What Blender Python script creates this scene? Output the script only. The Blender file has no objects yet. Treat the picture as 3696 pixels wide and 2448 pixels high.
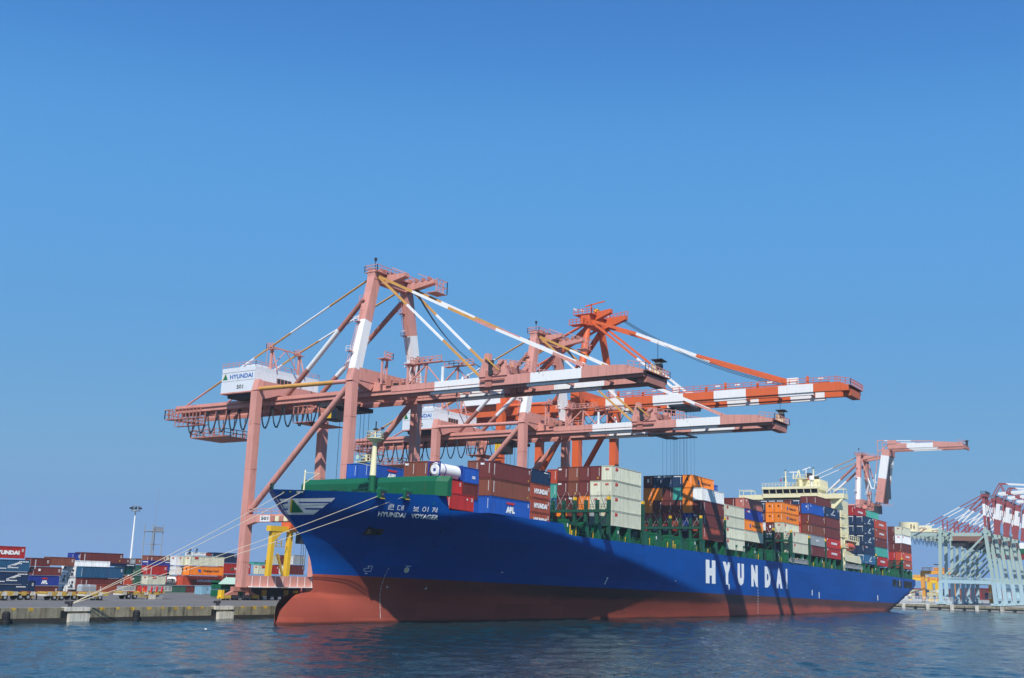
import bpy, bmesh, math, random
from math import sin, cos, tan, pi, radians, sqrt
from mathutils import Vector, Matrix
from mathutils.bvhtree import BVHTree
random.seed(7)

# ------------------------------------------------------------------ camera, world, sun, exposure
scn = bpy.context.scene
COL = scn.collection
F_PX, YAW, PITCH, ROLL = 3846.15, 0.592490, 0.219700, 0.0294626
CAM = Vector((-182.334, -114.687, 7.6253))
TRIM = 0.0170994            # the ship lies a degree down by the stern
fw = Vector((cos(YAW)*cos(PITCH), sin(YAW)*cos(PITCH), sin(PITCH)))
rt = Vector((sin(YAW), -cos(YAW), 0.0))
up = rt.cross(fw)
RT = cos(ROLL)*rt + sin(ROLL)*up
UP = -sin(ROLL)*rt + cos(ROLL)*up
cam_data = bpy.data.cameras.new("camera")
cam_data.sensor_width = 36.0
cam_data.lens = F_PX/3696*36
cam_data.clip_start = 1.0
cam_data.clip_end = 40000
cam = bpy.data.objects.new("camera", cam_data)
cam.matrix_world = Matrix((RT, UP, -fw)).transposed().to_4x4()
cam.location = CAM
COL.objects.link(cam)
scn.camera = cam

SUN_TO = Vector((-0.73, -0.51, 1.0)).normalized()       # towards the sun
world = bpy.data.worlds.new("World")
scn.world = world
world.use_nodes = True
wn = world.node_tree
wn.nodes.clear()
w_out = wn.nodes.new("ShaderNodeOutputWorld")
w_bg = wn.nodes.new("ShaderNodeBackground")
w_sky = wn.nodes.new("ShaderNodeTexSky")
w_sky.sky_type = 'NISHITA'
w_sky.sun_disc = False
w_sky.sun_elevation = math.asin(SUN_TO.z)
w_sky.sun_rotation = math.atan2(SUN_TO.x, SUN_TO.y)
w_sky.altitude = 0
w_sky.air_density = 1.0
w_sky.dust_density = 0.2
w_sky.ozone_density = 10.0
w_bg.inputs[1].default_value = 0.092
# hazy tropical air: the clear-sky colours compressed towards an even blue
w_a = wn.nodes.new("ShaderNodeVectorMath"); w_a.operation = 'SCALE'; w_a.inputs["Scale"].default_value = 0.1
w_c = wn.nodes.new("ShaderNodeRGBCurve")
for ch, pts in enumerate(([(0,0),(0.063,0.060),(0.088,0.100),(0.145,0.130),(0.275,0.180),(0.5,0.175),(1,0.18)],
                          [(0,0),(0.141,0.232),(0.191,0.335),(0.305,0.365),(0.509,0.395),(0.687,0.355),(1,0.36)],
                          [(0,0),(0.32,0.600),(0.421,0.725),(0.604,0.705),(0.794,0.655),(1,0.585)])):
    cv = w_c.mapping.curves[ch]
    cv.points[0].location = pts[0]; cv.points[1].location = pts[-1]
    for p_ in pts[1:-1]: cv.points.new(*p_)
w_c.mapping.update()
w_b = wn.nodes.new("ShaderNodeVectorMath"); w_b.operation = 'SCALE'; w_b.inputs["Scale"].default_value = 10.0
wn.links.new(w_sky.outputs[0], w_a.inputs[0])
wn.links.new(w_a.outputs[0], w_c.inputs["Color"])
wn.links.new(w_c.outputs[0], w_b.inputs[0])
wn.links.new(w_b.outputs[0], w_bg.inputs[0])
wn.links.new(w_bg.outputs[0], w_out.inputs[0])

sun_data = bpy.data.lights.new("sun", 'SUN')
sun_data.energy = 5.0
sun_data.angle = radians(0.55)
sun_data.color = (1.0, 0.955, 0.89)
sun = bpy.data.objects.new("sun", sun_data)
sun.rotation_euler = (-SUN_TO).to_track_quat('-Z', 'Y').to_euler()
sun.location = (-100, -100, 200)
COL.objects.link(sun)

scn.view_settings.view_transform = 'Standard'
scn.view_settings.look = 'None'
scn.view_settings.exposure = 0.12
scn.view_settings.gamma = 1.0
scn.cycles.max_bounces = 6
scn.cycles.diffuse_bounces = 3
scn.cycles.glossy_bounces = 3

# ------------------------------------------------------------------ pixel of the survey photo (3696 wide) -> point on a plane
def ray(u, v):
    return (fw*F_PX + RT*(u-1848) - UP*(v-1224)).normalized()
TR = Matrix.Rotation(TRIM, 3, 'Y')
def at(u, v, ax, val, ship=False):
    o, d = CAM.copy(), ray(u, v)
    if ship:
        o, d = TR.transposed() @ o, TR.transposed() @ d
    i = 'xyz'.index(ax)
    return o + d*((val-o[i])/d[i])
def at_far(u, v, dist):
    d = ray(u, v)
    return CAM + d*(dist/sqrt(d.x*d.x+d.y*d.y))
def S(x, y, z):
    return TR @ Vector((x, y, z))
def c1(x, y): return (.38265*x, 1750+.38265*y)
def c6b(x, y): return (3250+.35063*x, 1700+.35063*y)
def c1b(x, y): return (950+.44643*x, 1600+.44643*y)
def cl(x, y): return (800+.3507*x, 1700+.3507*y)

# ------------------------------------------------------------------ materials
MATS = {}
def paint(name, rgb, rough=0.5, var=0.10, streak=0.12, rust=0.0, scale=0.25, spec=0.35, rnd=0.0, bump=0.0):
    if name in MATS: return MATS[name]
    m = bpy.data.materials.new(name); m.use_nodes = True
    nt = m.node_tree; N = nt.nodes; L = nt.links
    b = N["Principled BSDF"]
    b.inputs["Roughness"].default_value = rough
    b.inputs["Specular IOR Level"].default_value = spec
    tc = N.new("ShaderNodeTexCoord")
    n1 = N.new("ShaderNodeTexNoise"); n1.inputs["Scale"].default_value = scale; n1.inputs["Detail"].default_value = 6
    L.new(tc.outputs["Object"], n1.inputs["Vector"])
    mp = N.new("ShaderNodeMapping"); mp.inputs["Scale"].default_value = (2.2, 2.2, 0.12)
    L.new(tc.outputs["Object"], mp.inputs["Vector"])
    n2 = N.new("ShaderNodeTexNoise"); n2.inputs["Scale"].default_value = 1.0; n2.inputs["Detail"].default_value = 4
    L.new(mp.outputs[0], n2.inputs["Vector"])
    # value factor = 1 + var*(n1-.5)*2 - streak*ramp(n2)
    a = N.new("ShaderNodeMath"); a.operation = 'MULTIPLY_ADD'
    L.new(n1.outputs["Fac"], a.inputs[0]); a.inputs[1].default_value = 2*var; a.inputs[2].default_value = 1-var
    r2 = N.new("ShaderNodeMapRange"); r2.inputs["From Min"].default_value = 0.48; r2.inputs["From Max"].default_value = 0.75
    r2.inputs["To Min"].default_value = 0; r2.inputs["To Max"].default_value = streak
    L.new(n2.outputs["Fac"], r2.inputs["Value"])
    s = N.new("ShaderNodeMath"); s.operation = 'SUBTRACT'
    L.new(a.outputs[0], s.inputs[0]); L.new(r2.outputs[0], s.inputs[1])
    last = s.outputs[0]
    if rnd > 0:
        oi = N.new("ShaderNodeObjectInfo")
        q = N.new("ShaderNodeMath"); q.operation = 'MULTIPLY_ADD'
        L.new(oi.outputs["Random"], q.inputs[0]); q.inputs[1].default_value = 2*rnd; q.inputs[2].default_value = 1-rnd
        q2 = N.new("ShaderNodeMath"); q2.operation = 'MULTIPLY'
        L.new(last, q2.inputs[0]); L.new(q.outputs[0], q2.inputs[1]); last = q2.outputs[0]
    mix = N.new("ShaderNodeVectorMath"); mix.operation = 'SCALE'
    mix.inputs[0].default_value = rgb
    L.new(last, mix.inputs["Scale"])
    col = mix.outputs[0]
    if rust > 0:
        n3 = N.new("ShaderNodeTexNoise"); n3.inputs["Scale"].default_value = 0.9; n3.inputs["Detail"].default_value = 8; n3.inputs["Roughness"].default_value = 0.7
        mp3 = N.new("ShaderNodeMapping"); mp3.inputs["Scale"].default_value = (1, 1, 0.35)
        L.new(tc.outputs["Object"], mp3.inputs["Vector"]); L.new(mp3.outputs[0], n3.inputs["Vector"])
        r3 = N.new("ShaderNodeMapRange"); r3.inputs["From Min"].default_value = 0.62-0.14*rust; r3.inputs["From Max"].default_value = 0.74
        r3.inputs["To Max"].default_value = min(1, 0.45+0.4*rust)
        L.new(n3.outputs["Fac"], r3.inputs["Value"])
        mx = N.new("ShaderNodeMix"); mx.data_type = 'RGBA'
        L.new(r3.outputs[0], mx.inputs["Factor"]); L.new(col, mx.inputs["A"]); mx.inputs["B"].default_value = (0.13, 0.055, 0.03, 1)
        col = mx.outputs["Result"]
    L.new(col, b.inputs["Base Color"])
    if bump > 0:
        bp = N.new("ShaderNodeBump"); bp.inputs["Strength"].default_value = bump; bp.inputs["Distance"].default_value = 0.05
        L.new(n1.outputs["Fac"], bp.inputs["Height"]); L.new(bp.outputs[0], b.inputs["Normal"])
    MATS[name] = m
    return m

PINK = paint("faded_pink_paint", (0.62, 0.285, 0.235), 0.6, 0.20, 0.22, 0.2)
PINKD = paint("rusty_pink_paint", (0.44, 0.18, 0.14), 0.65, 0.2, 0.2, 0.45)
ORANGE = paint("orange_red_paint", (0.66, 0.125, 0.035), 0.5, 0.08, 0.10, 0.05)
WHITE = paint("white_paint", (0.80, 0.80, 0.79), 0.5, 0.05, 0.08, 0.03)
WHITEHOUSE = paint("white_sheet_metal", (0.66, 0.70, 0.74), 0.5, 0.05, 0.06, 0.03)
OCHRE = paint("ochre_paint", (0.58, 0.30, 0.075), 0.6, 0.15, 0.15, 0.35)
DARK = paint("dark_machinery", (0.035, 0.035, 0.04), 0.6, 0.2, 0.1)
CABLE = paint("black_cable", (0.02, 0.03, 0.04), 0.5, 0.1, 0.0)
STEEL = paint("grey_steel", (0.30, 0.32, 0.34), 0.5, 0.15, 0.15, 0.15)
YELMARK = paint("worn_mark_yellow", (0.55, 0.34, 0.03), 0.7, 0.4, 0.5, 0.3, scale=2.0)
YELLOW = paint("yellow_paint", (0.75, 0.46, 0.02), 0.5, 0.08, 0.1, 0.08)
YELDIRTY = paint("worn_yellow_paint", (0.50, 0.33, 0.06), 0.6, 0.2, 0.2, 0.5)
GREEN = paint("deck_green_paint", (0.006, 0.105, 0.045), 0.45, 0.12, 0.12, 0.06)
GREEND = paint("dark_green_paint", (0.012, 0.075, 0.045), 0.5, 0.2, 0.2, 0.15)
CREAM = paint("cream_paint", (0.78, 0.72, 0.46), 0.5, 0.05, 0.1, 0.04)
GLASS = paint("dark_window_glass", (0.01, 0.012, 0.016), 0.08, 0.0, 0.0, spec=0.6)
BLACK = paint("black_rubber", (0.012, 0.012, 0.013), 0.7, 0.2, 0.1)
ROPE = paint("pale_rope", (0.62, 0.55, 0.42), 0.9, 0.1, 0.0)
LETW = paint("white_lettering", (0.86, 0.87, 0.86), 0.5, 0.06, 0.08)
LETR = paint("red_lettering", (0.6, 0.03, 0.02), 0.5, 0.05, 0.05)
LETB = paint("blue_lettering", (0.03, 0.13, 0.42), 0.5, 0.05, 0.0)
LETK = paint("black_lettering", (0.02, 0.02, 0.022), 0.5, 0.05, 0.0)
LETG = paint("green_emblem", (0.01, 0.16, 0.07), 0.5, 0.05, 0.0)
LETY = paint("yellow_emblem", (0.7, 0.42, 0.02), 0.5, 0.05, 0.0)
CONCRETE = paint("stained_concrete", (0.25, 0.225, 0.155), 0.9, 0.7, 0.75, 0.25, scale=0.7, bump=0.6)
PALECONC = paint("pale_concrete", (0.60, 0.57, 0.49), 0.9, 0.3, 0.5, 0.2, scale=0.8)
LIFEB = paint("lifeboat_orange", (0.62, 0.09, 0.03), 0.4, 0.08, 0.05)
TEALGREY = paint("pale_green_crane_paint", (0.36, 0.47, 0.43), 0.6, 0.08, 0.1, 0.05)
LTBLUE = paint("pale_blue_crane_paint", (0.38, 0.54, 0.60), 0.6, 0.08, 0.1, 0.05)
CRIMSON = paint("crimson_paint", (0.30, 0.07, 0.075), 0.6, 0.1, 0.1, 0.05)
RTGORANGE = paint("amber_paint", (0.72, 0.33, 0.05), 0.5, 0.08, 0.1)
AWNING = paint("pale_green_awning", (0.40, 0.56, 0.46), 0.7, 0.08, 0.05)

# ------------------------------------------------------------------ object helpers
def link(o, parent=None):
    COL.objects.link(o)
    if parent is not None: o.parent = parent
    return o
def tag(o, label=None, cat=None, group=None, kind=None):
    if label: o["label"] = label
    if cat: o["category"] = cat
    if group: o["group"] = group
    if kind: o["kind"] = kind
    return o
def thing(name, loc, label, cat, group=None, rz=0.0):
    o = bpy.data.objects.new(name, None); o.location = loc; o.rotation_euler = (0, 0, rz)
    o.empty_display_size = 0.5
    link(o); return tag(o, label, cat, group)
def copy_tree(o, parent=None):
    c = o.copy(); link(c)
    if parent is not None: c.parent = parent
    for ch in list(o.children): copy_tree(ch, c)
    return c

class MB:
    """collects boxes, bars, tubes and polygons; build() links them as one mesh object"""
    def __init__(s): s.v = []; s.f = []; s.m = []; s.sm = []
    def add(s, vs, fs, mi=0, smooth=False):
        k = len(s.v); s.v += [tuple(p) for p in vs]
        for f in fs: s.f.append([k+i for i in f]); s.m.append(mi); s.sm.append(smooth)
        return s
    def box(s, x0, x1, y0, y1, z0, z1, mi=0):
        v = [(x, y, z) for x in (x0, x1) for y in (y0, y1) for z in (z0, z1)]
        return s.add(v, [(0,1,3,2),(4,6,7,5),(0,4,5,1),(2,3,7,6),(0,2,6,4),(1,5,7,3)], mi)
    def bar(s, p, q, w, h, mi=0, ref=(0,0,1), w2=None, h2=None):
        p, q = Vector(p), Vector(q); d = (q-p).normalized(); r = Vector(ref)
        if abs(d.dot(r)) > 0.97: r = Vector((1,0,0))
        a = d.cross(r).normalized(); b = a.cross(d).normalized()
        w2 = w if w2 is None else w2; h2 = h if h2 is None else h2
        v = [c + a*(i*ww/2) + b*(j*hh/2) for c, ww, hh in ((p,w,h),(q,w2,h2)) for i, j in ((-1,-1),(1,-1),(1,1),(-1,1))]
        return s.add(v, [(0,3,2,1),(4,5,6,7),(0,1,5,4),(1,2,6,5),(2,3,7,6),(3,0,4,7)], mi)
    def tube(s, p, q, r, n=8, mi=0, r2=None, caps=True):
        p, q = Vector(p), Vector(q); d = (q-p).normalized(); u = Vector((0,0,1))
        if abs(d.z) > 0.97: u = Vector((1,0,0))
        a = d.cross(u).normalized(); b = a.cross(d); r2 = r if r2 is None else r2
        v = [c + (a*cos(2*pi*i/n) + b*sin(2*pi*i/n))*rr for c, rr in ((p,r),(q,r2)) for i in range(n)]
        f = [(i, (i+1) % n, n+(i+1) % n, n+i) for i in range(n)]
        s.add(v, f, mi, True)
        if caps: s.add(v, [tuple(range(n-1,-1,-1)), tuple(range(n, 2*n))], mi)
        return s
    def banded(s, p, q, bands, w=None, h=None, r=None, n=8, ref=(0,0,1)):
        """bar or tube painted in bands: bands = [(t_end, material index)...]"""
        p, q = Vector(p), Vector(q); t0 = 0
        for t1, mi in bands:
            a, b = p.lerp(q, t0), p.lerp(q, t1)
            if r: s.tube(a, b, r, n, mi)
            else: s.bar(a, b, w, h, mi, ref)
            t0 = t1
        return s
    def path(s, pts, r, n=5, mi=0):
        for a, b in zip(pts, pts[1:]): s.tube(a, b, r, n, mi, caps=False)
        return s
    def poly(s, pts, mi=0): return s.add(pts, [tuple(range(len(pts)))], mi)
    def prism(s, pts, off, mi=0):
        """closed outline pts extruded by vector off"""
        n = len(pts); o = Vector(off)
        v = [Vector(p) for p in pts] + [Vector(p)+o for p in pts]
        f = [tuple(range(n-1,-1,-1)), tuple(range(n,2*n))] + [(i,(i+1)%n,n+(i+1)%n,n+i) for i in range(n)]
        return s.add(v, f, mi)
    def rail(s, pts, h=1.1, step=1.6, r=0.045, mi=0, mid=True):
        for a, b in zip(pts, pts[1:]):
            a, b = Vector(a), Vector(b); n = max(1, int((b-a).length/step))
            for i in range(n+1):
                c = a.lerp(b, i/n); s.bar(c, c+Vector((0,0,h)), 2*r, 2*r, mi)
            for k in ((h, h*0.5) if mid else (h,)):
                s.bar(a+Vector((0,0,k)), b+Vector((0,0,k)), 2*r, 2*r, mi)
        return s
    def mesh(s, name, mats, origin=(0,0,0)):
        me = bpy.data.meshes.new(name); o = Vector(origin)
        me.from_pydata([tuple(Vector(p)-o) for p in s.v], [], s.f)
        for m in (mats if isinstance(mats, (list, tuple)) else [mats]): me.materials.append(m)
        me.polygons.foreach_set("material_index", s.m)
        me.polygons.foreach_set("use_smooth", s.sm)
        me.update(); return me
    def build(s, name, mats, parent=None, origin=None, label=None):
        if origin is None:
            t = parent
            while t is not None and t.parent is not None: t = t.parent
            origin = t.location if t is not None else (0,0,0)
        o = bpy.data.objects.new(name, s.mesh(name, mats, origin))
        link(o, parent)
        if label: o["label"] = label
        return o

TXT = {}
def text2d(s, bold=0.02, font_scale=1.0):
    """flat triangulated lettering: capital height 1, starts at x=0"""
    key = (s, bold)
    if key in TXT: return TXT[key]
    cu = bpy.data.curves.new("lettering", 'FONT'); cu.body = s; cu.size = 1.0
    cu.offset = bold; cu.resolution_u = 2; cu.fill_mode = 'FRONT'
    ob = bpy.data.objects.new("lettering_source", cu); COL.objects.link(ob)
    dg = bpy.context.evaluated_depsgraph_get(); dg.update()
    me = bpy.data.meshes.new_from_object(ob.evaluated_get(dg))
    vs = [(v.co.x, v.co.y) for v in me.vertices]; fs = [tuple(p.vertices) for p in me.polygons]
    bpy.data.objects.remove(ob); bpy.data.curves.remove(cu); bpy.data.meshes.remove(me)
    x0 = min(v[0] for v in vs); x1 = max(v[0] for v in vs); y0 = min(v[1] for v in vs); y1 = max(v[1] for v in vs)
    vs = [((x-x0)/(y1-y0), (y-y0)/(y1-y0)) for x, y in vs]
    TXT[key] = (vs, fs, (x1-x0)/(y1-y0))
    return TXT[key]
def put_text(mb, s, o, ux, uy, h, w=None, mi=0, bold=0.03, centre=False, slant=0.0):
    """letters of height h (stretched to width w) on the plane o + x*ux + y*uy"""
    vs, fs, asp = text2d(s, bold); o, ux, uy = Vector(o), Vector(ux), Vector(uy)
    sx = h if w is None else w/asp
    off = -asp*sx/2 if centre else 0
    P = [o + ux*(x*sx+off+slant*y*h) + uy*(y*h) for x, y in vs]
    n = ux.cross(uy)
    ff = []
    for f in fs:
        a, b, c = P[f[0]], P[f[1]], P[f[2]]
        ff.append(f if (b-a).cross(c-a).dot(n) > 0 else tuple(reversed(f)))
    mb.add(P, ff, mi); return mb
# ------------------------------------------------------------------ the setting: water, quays
def water_material():
    m = bpy.data.materials.new("harbour_water"); m.use_nodes = True
    nt = m.node_tree; N = nt.nodes; L = nt.links; b = N["Principled BSDF"]
    b.inputs["Base Color"].default_value = (0.006, 0.030, 0.040, 1)
    b.inputs["Roughness"].default_value = 0.06
    b.inputs["IOR"].default_value = 1.33
    geo = N.new("ShaderNodeNewGeometry")
    def noise(scale, rot, stretch, detail):
        mp = N.new("ShaderNodeMapping"); mp.inputs["Scale"].default_value = (scale*stretch, scale, scale)
        mp.inputs["Rotation"].default_value = (0, 0, rot)
        n = N.new("ShaderNodeTexNoise"); n.inputs["Scale"].default_value = 1.0; n.inputs["Detail"].default_value = detail
        n.inputs["Roughness"].default_value = 0.55
        L.new(geo.outputs["Position"], mp.inputs["Vector"]); L.new(mp.outputs[0], n.inputs["Vector"]); return n.outputs["Fac"]
    a = noise(2.6, 0.3, 0.6, 3); d = noise(0.04, 0.9, 0.5, 2)
    m3 = N.new("ShaderNodeMath"); m3.operation = 'MULTIPLY_ADD'; L.new(d, m3.inputs[0]); m3.inputs[1].default_value = 0.6
    L.new(a, m3.inputs[2])
    bp = N.new("ShaderNodeBump"); bp.inputs["Strength"].default_value = 1.0; bp.inputs["Distance"].default_value = 0.12
    L.new(m3.outputs[0], bp.inputs["Height"]); L.new(bp.outputs[0], b.inputs["Normal"])
    return m
# a fan of real ripples (finer close to the viewer's boat), open flat water beyond
import numpy as np
NR, NA = 620, 460
rad = 42*np.exp(np.linspace(0, math.log(560/42), NR))
ang_ = YAW + np.linspace(-0.60, 0.60, NA)
RR, AA = np.meshgrid(rad, ang_, indexing='ij')
X_ = CAM.x + RR*np.cos(AA); Y_ = CAM.y + RR*np.sin(AA); Z_ = np.zeros_like(X_)
rg = np.random.default_rng(5)
for k in range(46):
    lam = 0.9*(9.0/0.9)**(k/45); th = 0.9 + rg.normal(0, 0.75); ph = rg.uniform(0, 2*pi); kk = 2*pi/lam
    amp = 0.0098*lam**0.80 * np.clip((lam/ (RR*0.0052) - 1.2)/1.5, 0, 1)
    u_ = X_*math.cos(th)+Y_*math.sin(th); v_ = -X_*math.sin(th)+Y_*math.cos(th)
    grp = 0.65+0.35*np.sin(v_*kk*0.16+ph*3)*np.sin(u_*kk*0.07+ph)
    w_ = np.sin(u_*kk+ph+0.5*np.sin(v_*kk*0.21+ph*2)); Z_ += amp*grp*(w_+0.22*np.cos(2*(u_*kk+ph)))
gust = 0.72+0.38*np.sin(X_*0.031+1.1*np.sin(Y_*0.023))*np.sin(Y_*0.041+0.7*np.sin(X_*0.017))
Z_ *= gust*np.clip((560-RR)/120, 0, 1)
me = bpy.data.meshes.new("water")
n0 = NR*NA
vco = np.empty((n0+4, 3)); vco[:n0,0] = X_.ravel(); vco[:n0,1] = Y_.ravel(); vco[:n0,2] = Z_.ravel()
R0 = 2400; vco[n0:] = [(-R0,-R0,-.33),(R0,-R0,-.33),(R0,R0,-.33),(-R0,R0,-.33)]
ii = np.arange(n0).reshape(NR, NA)
q = np.stack([ii[:-1,:-1], ii[1:,:-1], ii[1:,1:], ii[:-1,1:]], -1).reshape(-1, 4)
q = np.vstack([q, [[n0, n0+1, n0+2, n0+3]]])
me.vertices.add(len(vco)); me.vertices.foreach_set("co", vco.ravel())
me.loops.add(q.size); me.loops.foreach_set("vertex_index", q.ravel().astype(np.int32))
me.polygons.add(len(q)); me.polygons.foreach_set("loop_start", np.arange(0, q.size, 4, dtype=np.int32))
me.polygons.foreach_set("use_smooth", np.ones(len(q), dtype=bool))
me.update(calc_edges=True); me.validate(); me.materials.append(water_material())
water = bpy.data.objects.new("water", me); link(water); tag(water, kind="structure")

def asphalt_material():
    m = paint("quay_apron", (0.13, 0.125, 0.12), 0.9, 0.25, 0.0, scale=0.15)
    return m
QZ, QY = 1.75, 17.0
QEND = 340.0
mb = MB(); mb.box(-420, QEND, QY+0.9, 900, -4, QZ)
tag(mb.build("quay_ground", asphalt_material()), kind="structure")
mb = MB(); mb.box(-420, QEND, QY, QY+0.9, -4, QZ+0.12)          # cope and wall face
for i in range(96):                                              # darker tide band in slabs
    x = -420 + i*7.9
    if x > QEND-8: break
    mb.box(x, x+7.86, QY-0.06, QY, -1, 0.55, 1)
tag(mb.build("quay_wall", [CONCRETE, paint("tide_stain", (0.035,0.033,0.028), 0.8, 0.4, 0.2, scale=0.6)]), "long stained concrete quay wall beside the moored ship", "quay wall")
mb = MB(); mb.box(-420, QEND, QY+3.3, QY+3.45, QZ+0.004, QZ+0.012); mb.box(-420, QEND, 45.9, 46.1, QZ+0.004, QZ+0.012)
tag(mb.build("rail_track", paint("pale_ground_line", (0.42,0.41,0.38), 0.8)), kind="structure")

# yellow marks on the cope
for i, u in enumerate((48, 111.6, 369, 426, 478.5, 538.6, 587.7, 635, 682.6, 730, 778, 835, 876.5, 918.6, 959)):
    p = at(u, 2207-0.0206*u, 'y', QY)
    hw = 0.26+0.12*((i*7) % 3)/2; mb = MB(); mb.box(p.x-hw, p.x+hw, QY-0.012, QY+0.5, QZ-0.16-0.07*((i*5) % 3), QZ+0.135)
    o = mb.build("yellow_cope_mark", YELMARK)
    tag(o, "worn yellow block painted on the quay edge", "edge mark", "yellow marks along the quay edge")
# black rubber fenders hung on the wall
for k, u in enumerate((20, 490)):
    p = at(u, 2240, 'y', QY-0.5)
    t = thing("rubber_fender", (p.x, QY-0.45, 0.0), ("black rubber fender hanging on the quay wall at the far left" if k == 0 else "black rubber fender on the quay wall below the flatbed trailer"), "fender", "fenders on the quay wall")
    m_ = MB(); m_.tube((p.x, QY-0.5, -0.6), (p.x, QY-0.5, 1.25), 0.5, 14); m_.tube((p.x, QY-0.5, 1.25), (p.x, QY-0.5, 1.5), 0.5, 14, r2=0.3)
    m_.build("rubber_body", BLACK, t)
    for z in (0.2, 0.9): m_ = MB(); m_.tube((p.x, QY-0.5, z), (p.x, QY-0.5, z+0.09), 0.53, 14); m_.build("chain_band", DARK, t)
# white concrete blocks
for k, (u0, u1, v0, v1) in enumerate(((250, 321, 2221, 2252), (790, 843, 2208, 2232))):
    a = at(u0, v1, 'y', QY-0.7); b = at(u1, v1, 'y', QY-0.7)
    t = thing("concrete_fender_block", ((a.x+b.x)/2, QY-0.35, 0.2), ("long white concrete block on the quay wall under the rope bollard" if k == 0 else "short white concrete block on the quay wall under the lone bollard"), "block", "white blocks on the quay wall")
    m_ = MB(); m_.box(a.x, b.x, QY-0.7, QY, -0.25, 1.1); m_.build("block", PALECONC, t)
    m_ = MB(); m_.box(a.x-0.5, b.x+0.3, QY-0.25, QY+0.8, 1.42, QZ+0.19); m_.build("cope_slab", PALECONC, t)
    m_ = MB(); m_.box(a.x-1.0, a.x-0.02, QY-0.03, QY, 0.3, 1.5); m_.build("recess_shade_panel", BLACK, t)  # thin black panel on the wall, painted as the shade of a recess
# mooring bollards
BOLL = []
for k, (u, v) in enumerate(((252, 2194), (785, 2193))):
    p = at(u, v, 'y', QY+0.8)
    t = thing("mooring_bollard", (p.x, QY+0.8, QZ), ("dark bollard holding the four mooring ropes" if k == 0 else "bare dark bollard on the quay edge near the crane leg"), "bollard", "bollards on the quay edge")
    m_ = MB(); m_.tube((p.x,QY+.8,QZ),(p.x,QY+.8,QZ+.12),.55,12); m_.tube((p.x,QY+.8,QZ+.12),(p.x,QY+.8,QZ+.62),.3,12,r2=.26); m_.build("post", DARK, t)
    m_ = MB(); m_.tube((p.x-.75,QY+.8,QZ+.78),(p.x+.4,QY+.8,QZ+.78),.22,10); m_.tube((p.x,QY+.8,QZ+.6),(p.x,QY+.8,QZ+.95),.36,12); m_.build("head", DARK, t)
    BOLL.append(p)
# ------------------------------------------------------------------ the container ship
ship = bpy.data.objects.new("container_ship", None); ship.rotation_euler = (0, TRIM, 0); link(ship)
tag(ship, "huge blue container ship with red underside moored along the quay", "ship")
STEM = [(-8,-69.6),(-1,-70.1),(0,-70.05),(1,-69.85),(1.6,-69.4),(2.2,-68.8),(2.8,-68.0),(3.1,-67.2),(3.3,-66.0),(3.42,-64.6),(3.6,-63.6),(3.9,-63.15),(6.1,-63.4),(8.4,-64.2),(10,-65.3),(11.7,-66.65),(13,-68.1),(14.4,-69.5),(16,-71.2),(17.66,-72.9),(18.4,-73.6)]
def lerp_tab(tab, x):
    if x <= tab[0][0]: return tab[0][1]
    for (a, b), (c, d) in zip(tab, tab[1:]):
        if x <= c: return b+(d-b)*(x-a)/(c-a)
    return tab[-1][1]
def stem_x(z): return lerp_tab(STEM, z)
DECK = [(-74,17.75),(-70,17.85),(-60,18.15),(-51.6,18.6),(-51.59,16.5),(-30,16.85),(-18.2,16.85),(-17.0,15.3),(-14.5,14.97),(400,14.97)]
KEEL = [(150,-14),(180,-6),(200,-1),(212,3.2),(225,8.0),(235.2,11.8)]
KNUCK = [(-75,15.0),(-52,15.2),(-44,16.2),(-38,16.5),(-20,14.9),(2,12.3),(14,10.6),(30,8.2),(50,5.0),(70,0.5)]
BWL = [(-63.2,0),(-58,1.1),(-50,2.2),(-40,3.6),(-30,5.0),(-20,6.4),(-10,7.4),(0,8.7),(10,10.1),(20,11.5),(30,12.8),(40,14.0),(52,15.2),(68,16.1),(400,16.1)]
def bulb_b(X, z):
    v = (z+1.2)/4.55
    if abs(v) >= 1: return 0.0
    e = 1.0 if X > -61 else max(0.0, 1-((-61-X)/9.1)**2)**0.5
    return 2.7*max(0.0, 1-v*v)**0.5*e*max(0.0, min(1.0, (-30-X)/20))
def half_b(X, z):
    zk = lerp_tab(KNUCK, X); s = max(0.0, min(1.0, z/max(zk, 0.1)))
    g = s**1.5
    xs = -63.2 if z < 3.9 else stem_x(z)
    t = (X-xs)/32.0
    bd = 0.0 if t <= 0 else (16.1 if t >= 1 else 16.1*(1-(1-t)**2.6))
    bw = lerp_tab(BWL, X-(xs+63.2)*(1-min(1,max(0,(X+63)/40))))
    b = bw*(1-g)+bd*g if X > xs else 0.0
    if z < 3.6: b = (b**3+bulb_b(X, z)**3)**(1/3)
    if X > 220: b *= 1-0.012*((X-220)/12)**2
    if X > 150:
        zb = lerp_tab(KEEL, X); b *= max(0.0, min(1.0, (z-zb)/(5.5-4.6*max(0.0, min(1.0, (X-198)/34)))))**0.42
    return b
XS = [-73.5,-73.3,-73.0,-72.5,-72,-71.4,-70.7,-70]+[-69.2+i*0.9 for i in range(12)] + [-58+i*1.5 for i in range(5)] + [-51.6,-51.59,-49.5,-48,-46,-43,-40,-37,-34,-31,-28,-26,-24,-22.5,-21,-19.6,-18.2,-17.6,-17.0,-15.5,-14.5] + [-11+i*3.0 for i in range(26)] + [72+i*8.0 for i in range(10)] + [152,160,168,175,182,188,194,200,205,210,214,218,222,225,228,230,232,234,235.2]
ZLOW = [-5,-3,-1.8,-1,-.4,.2,.8,1.3,1.8,2.2,2.6,2.9,3.1,3.3,3.45,3.65,3.95,4.4,5.0,5.8]
NS = len(ZLOW)+15
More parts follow.
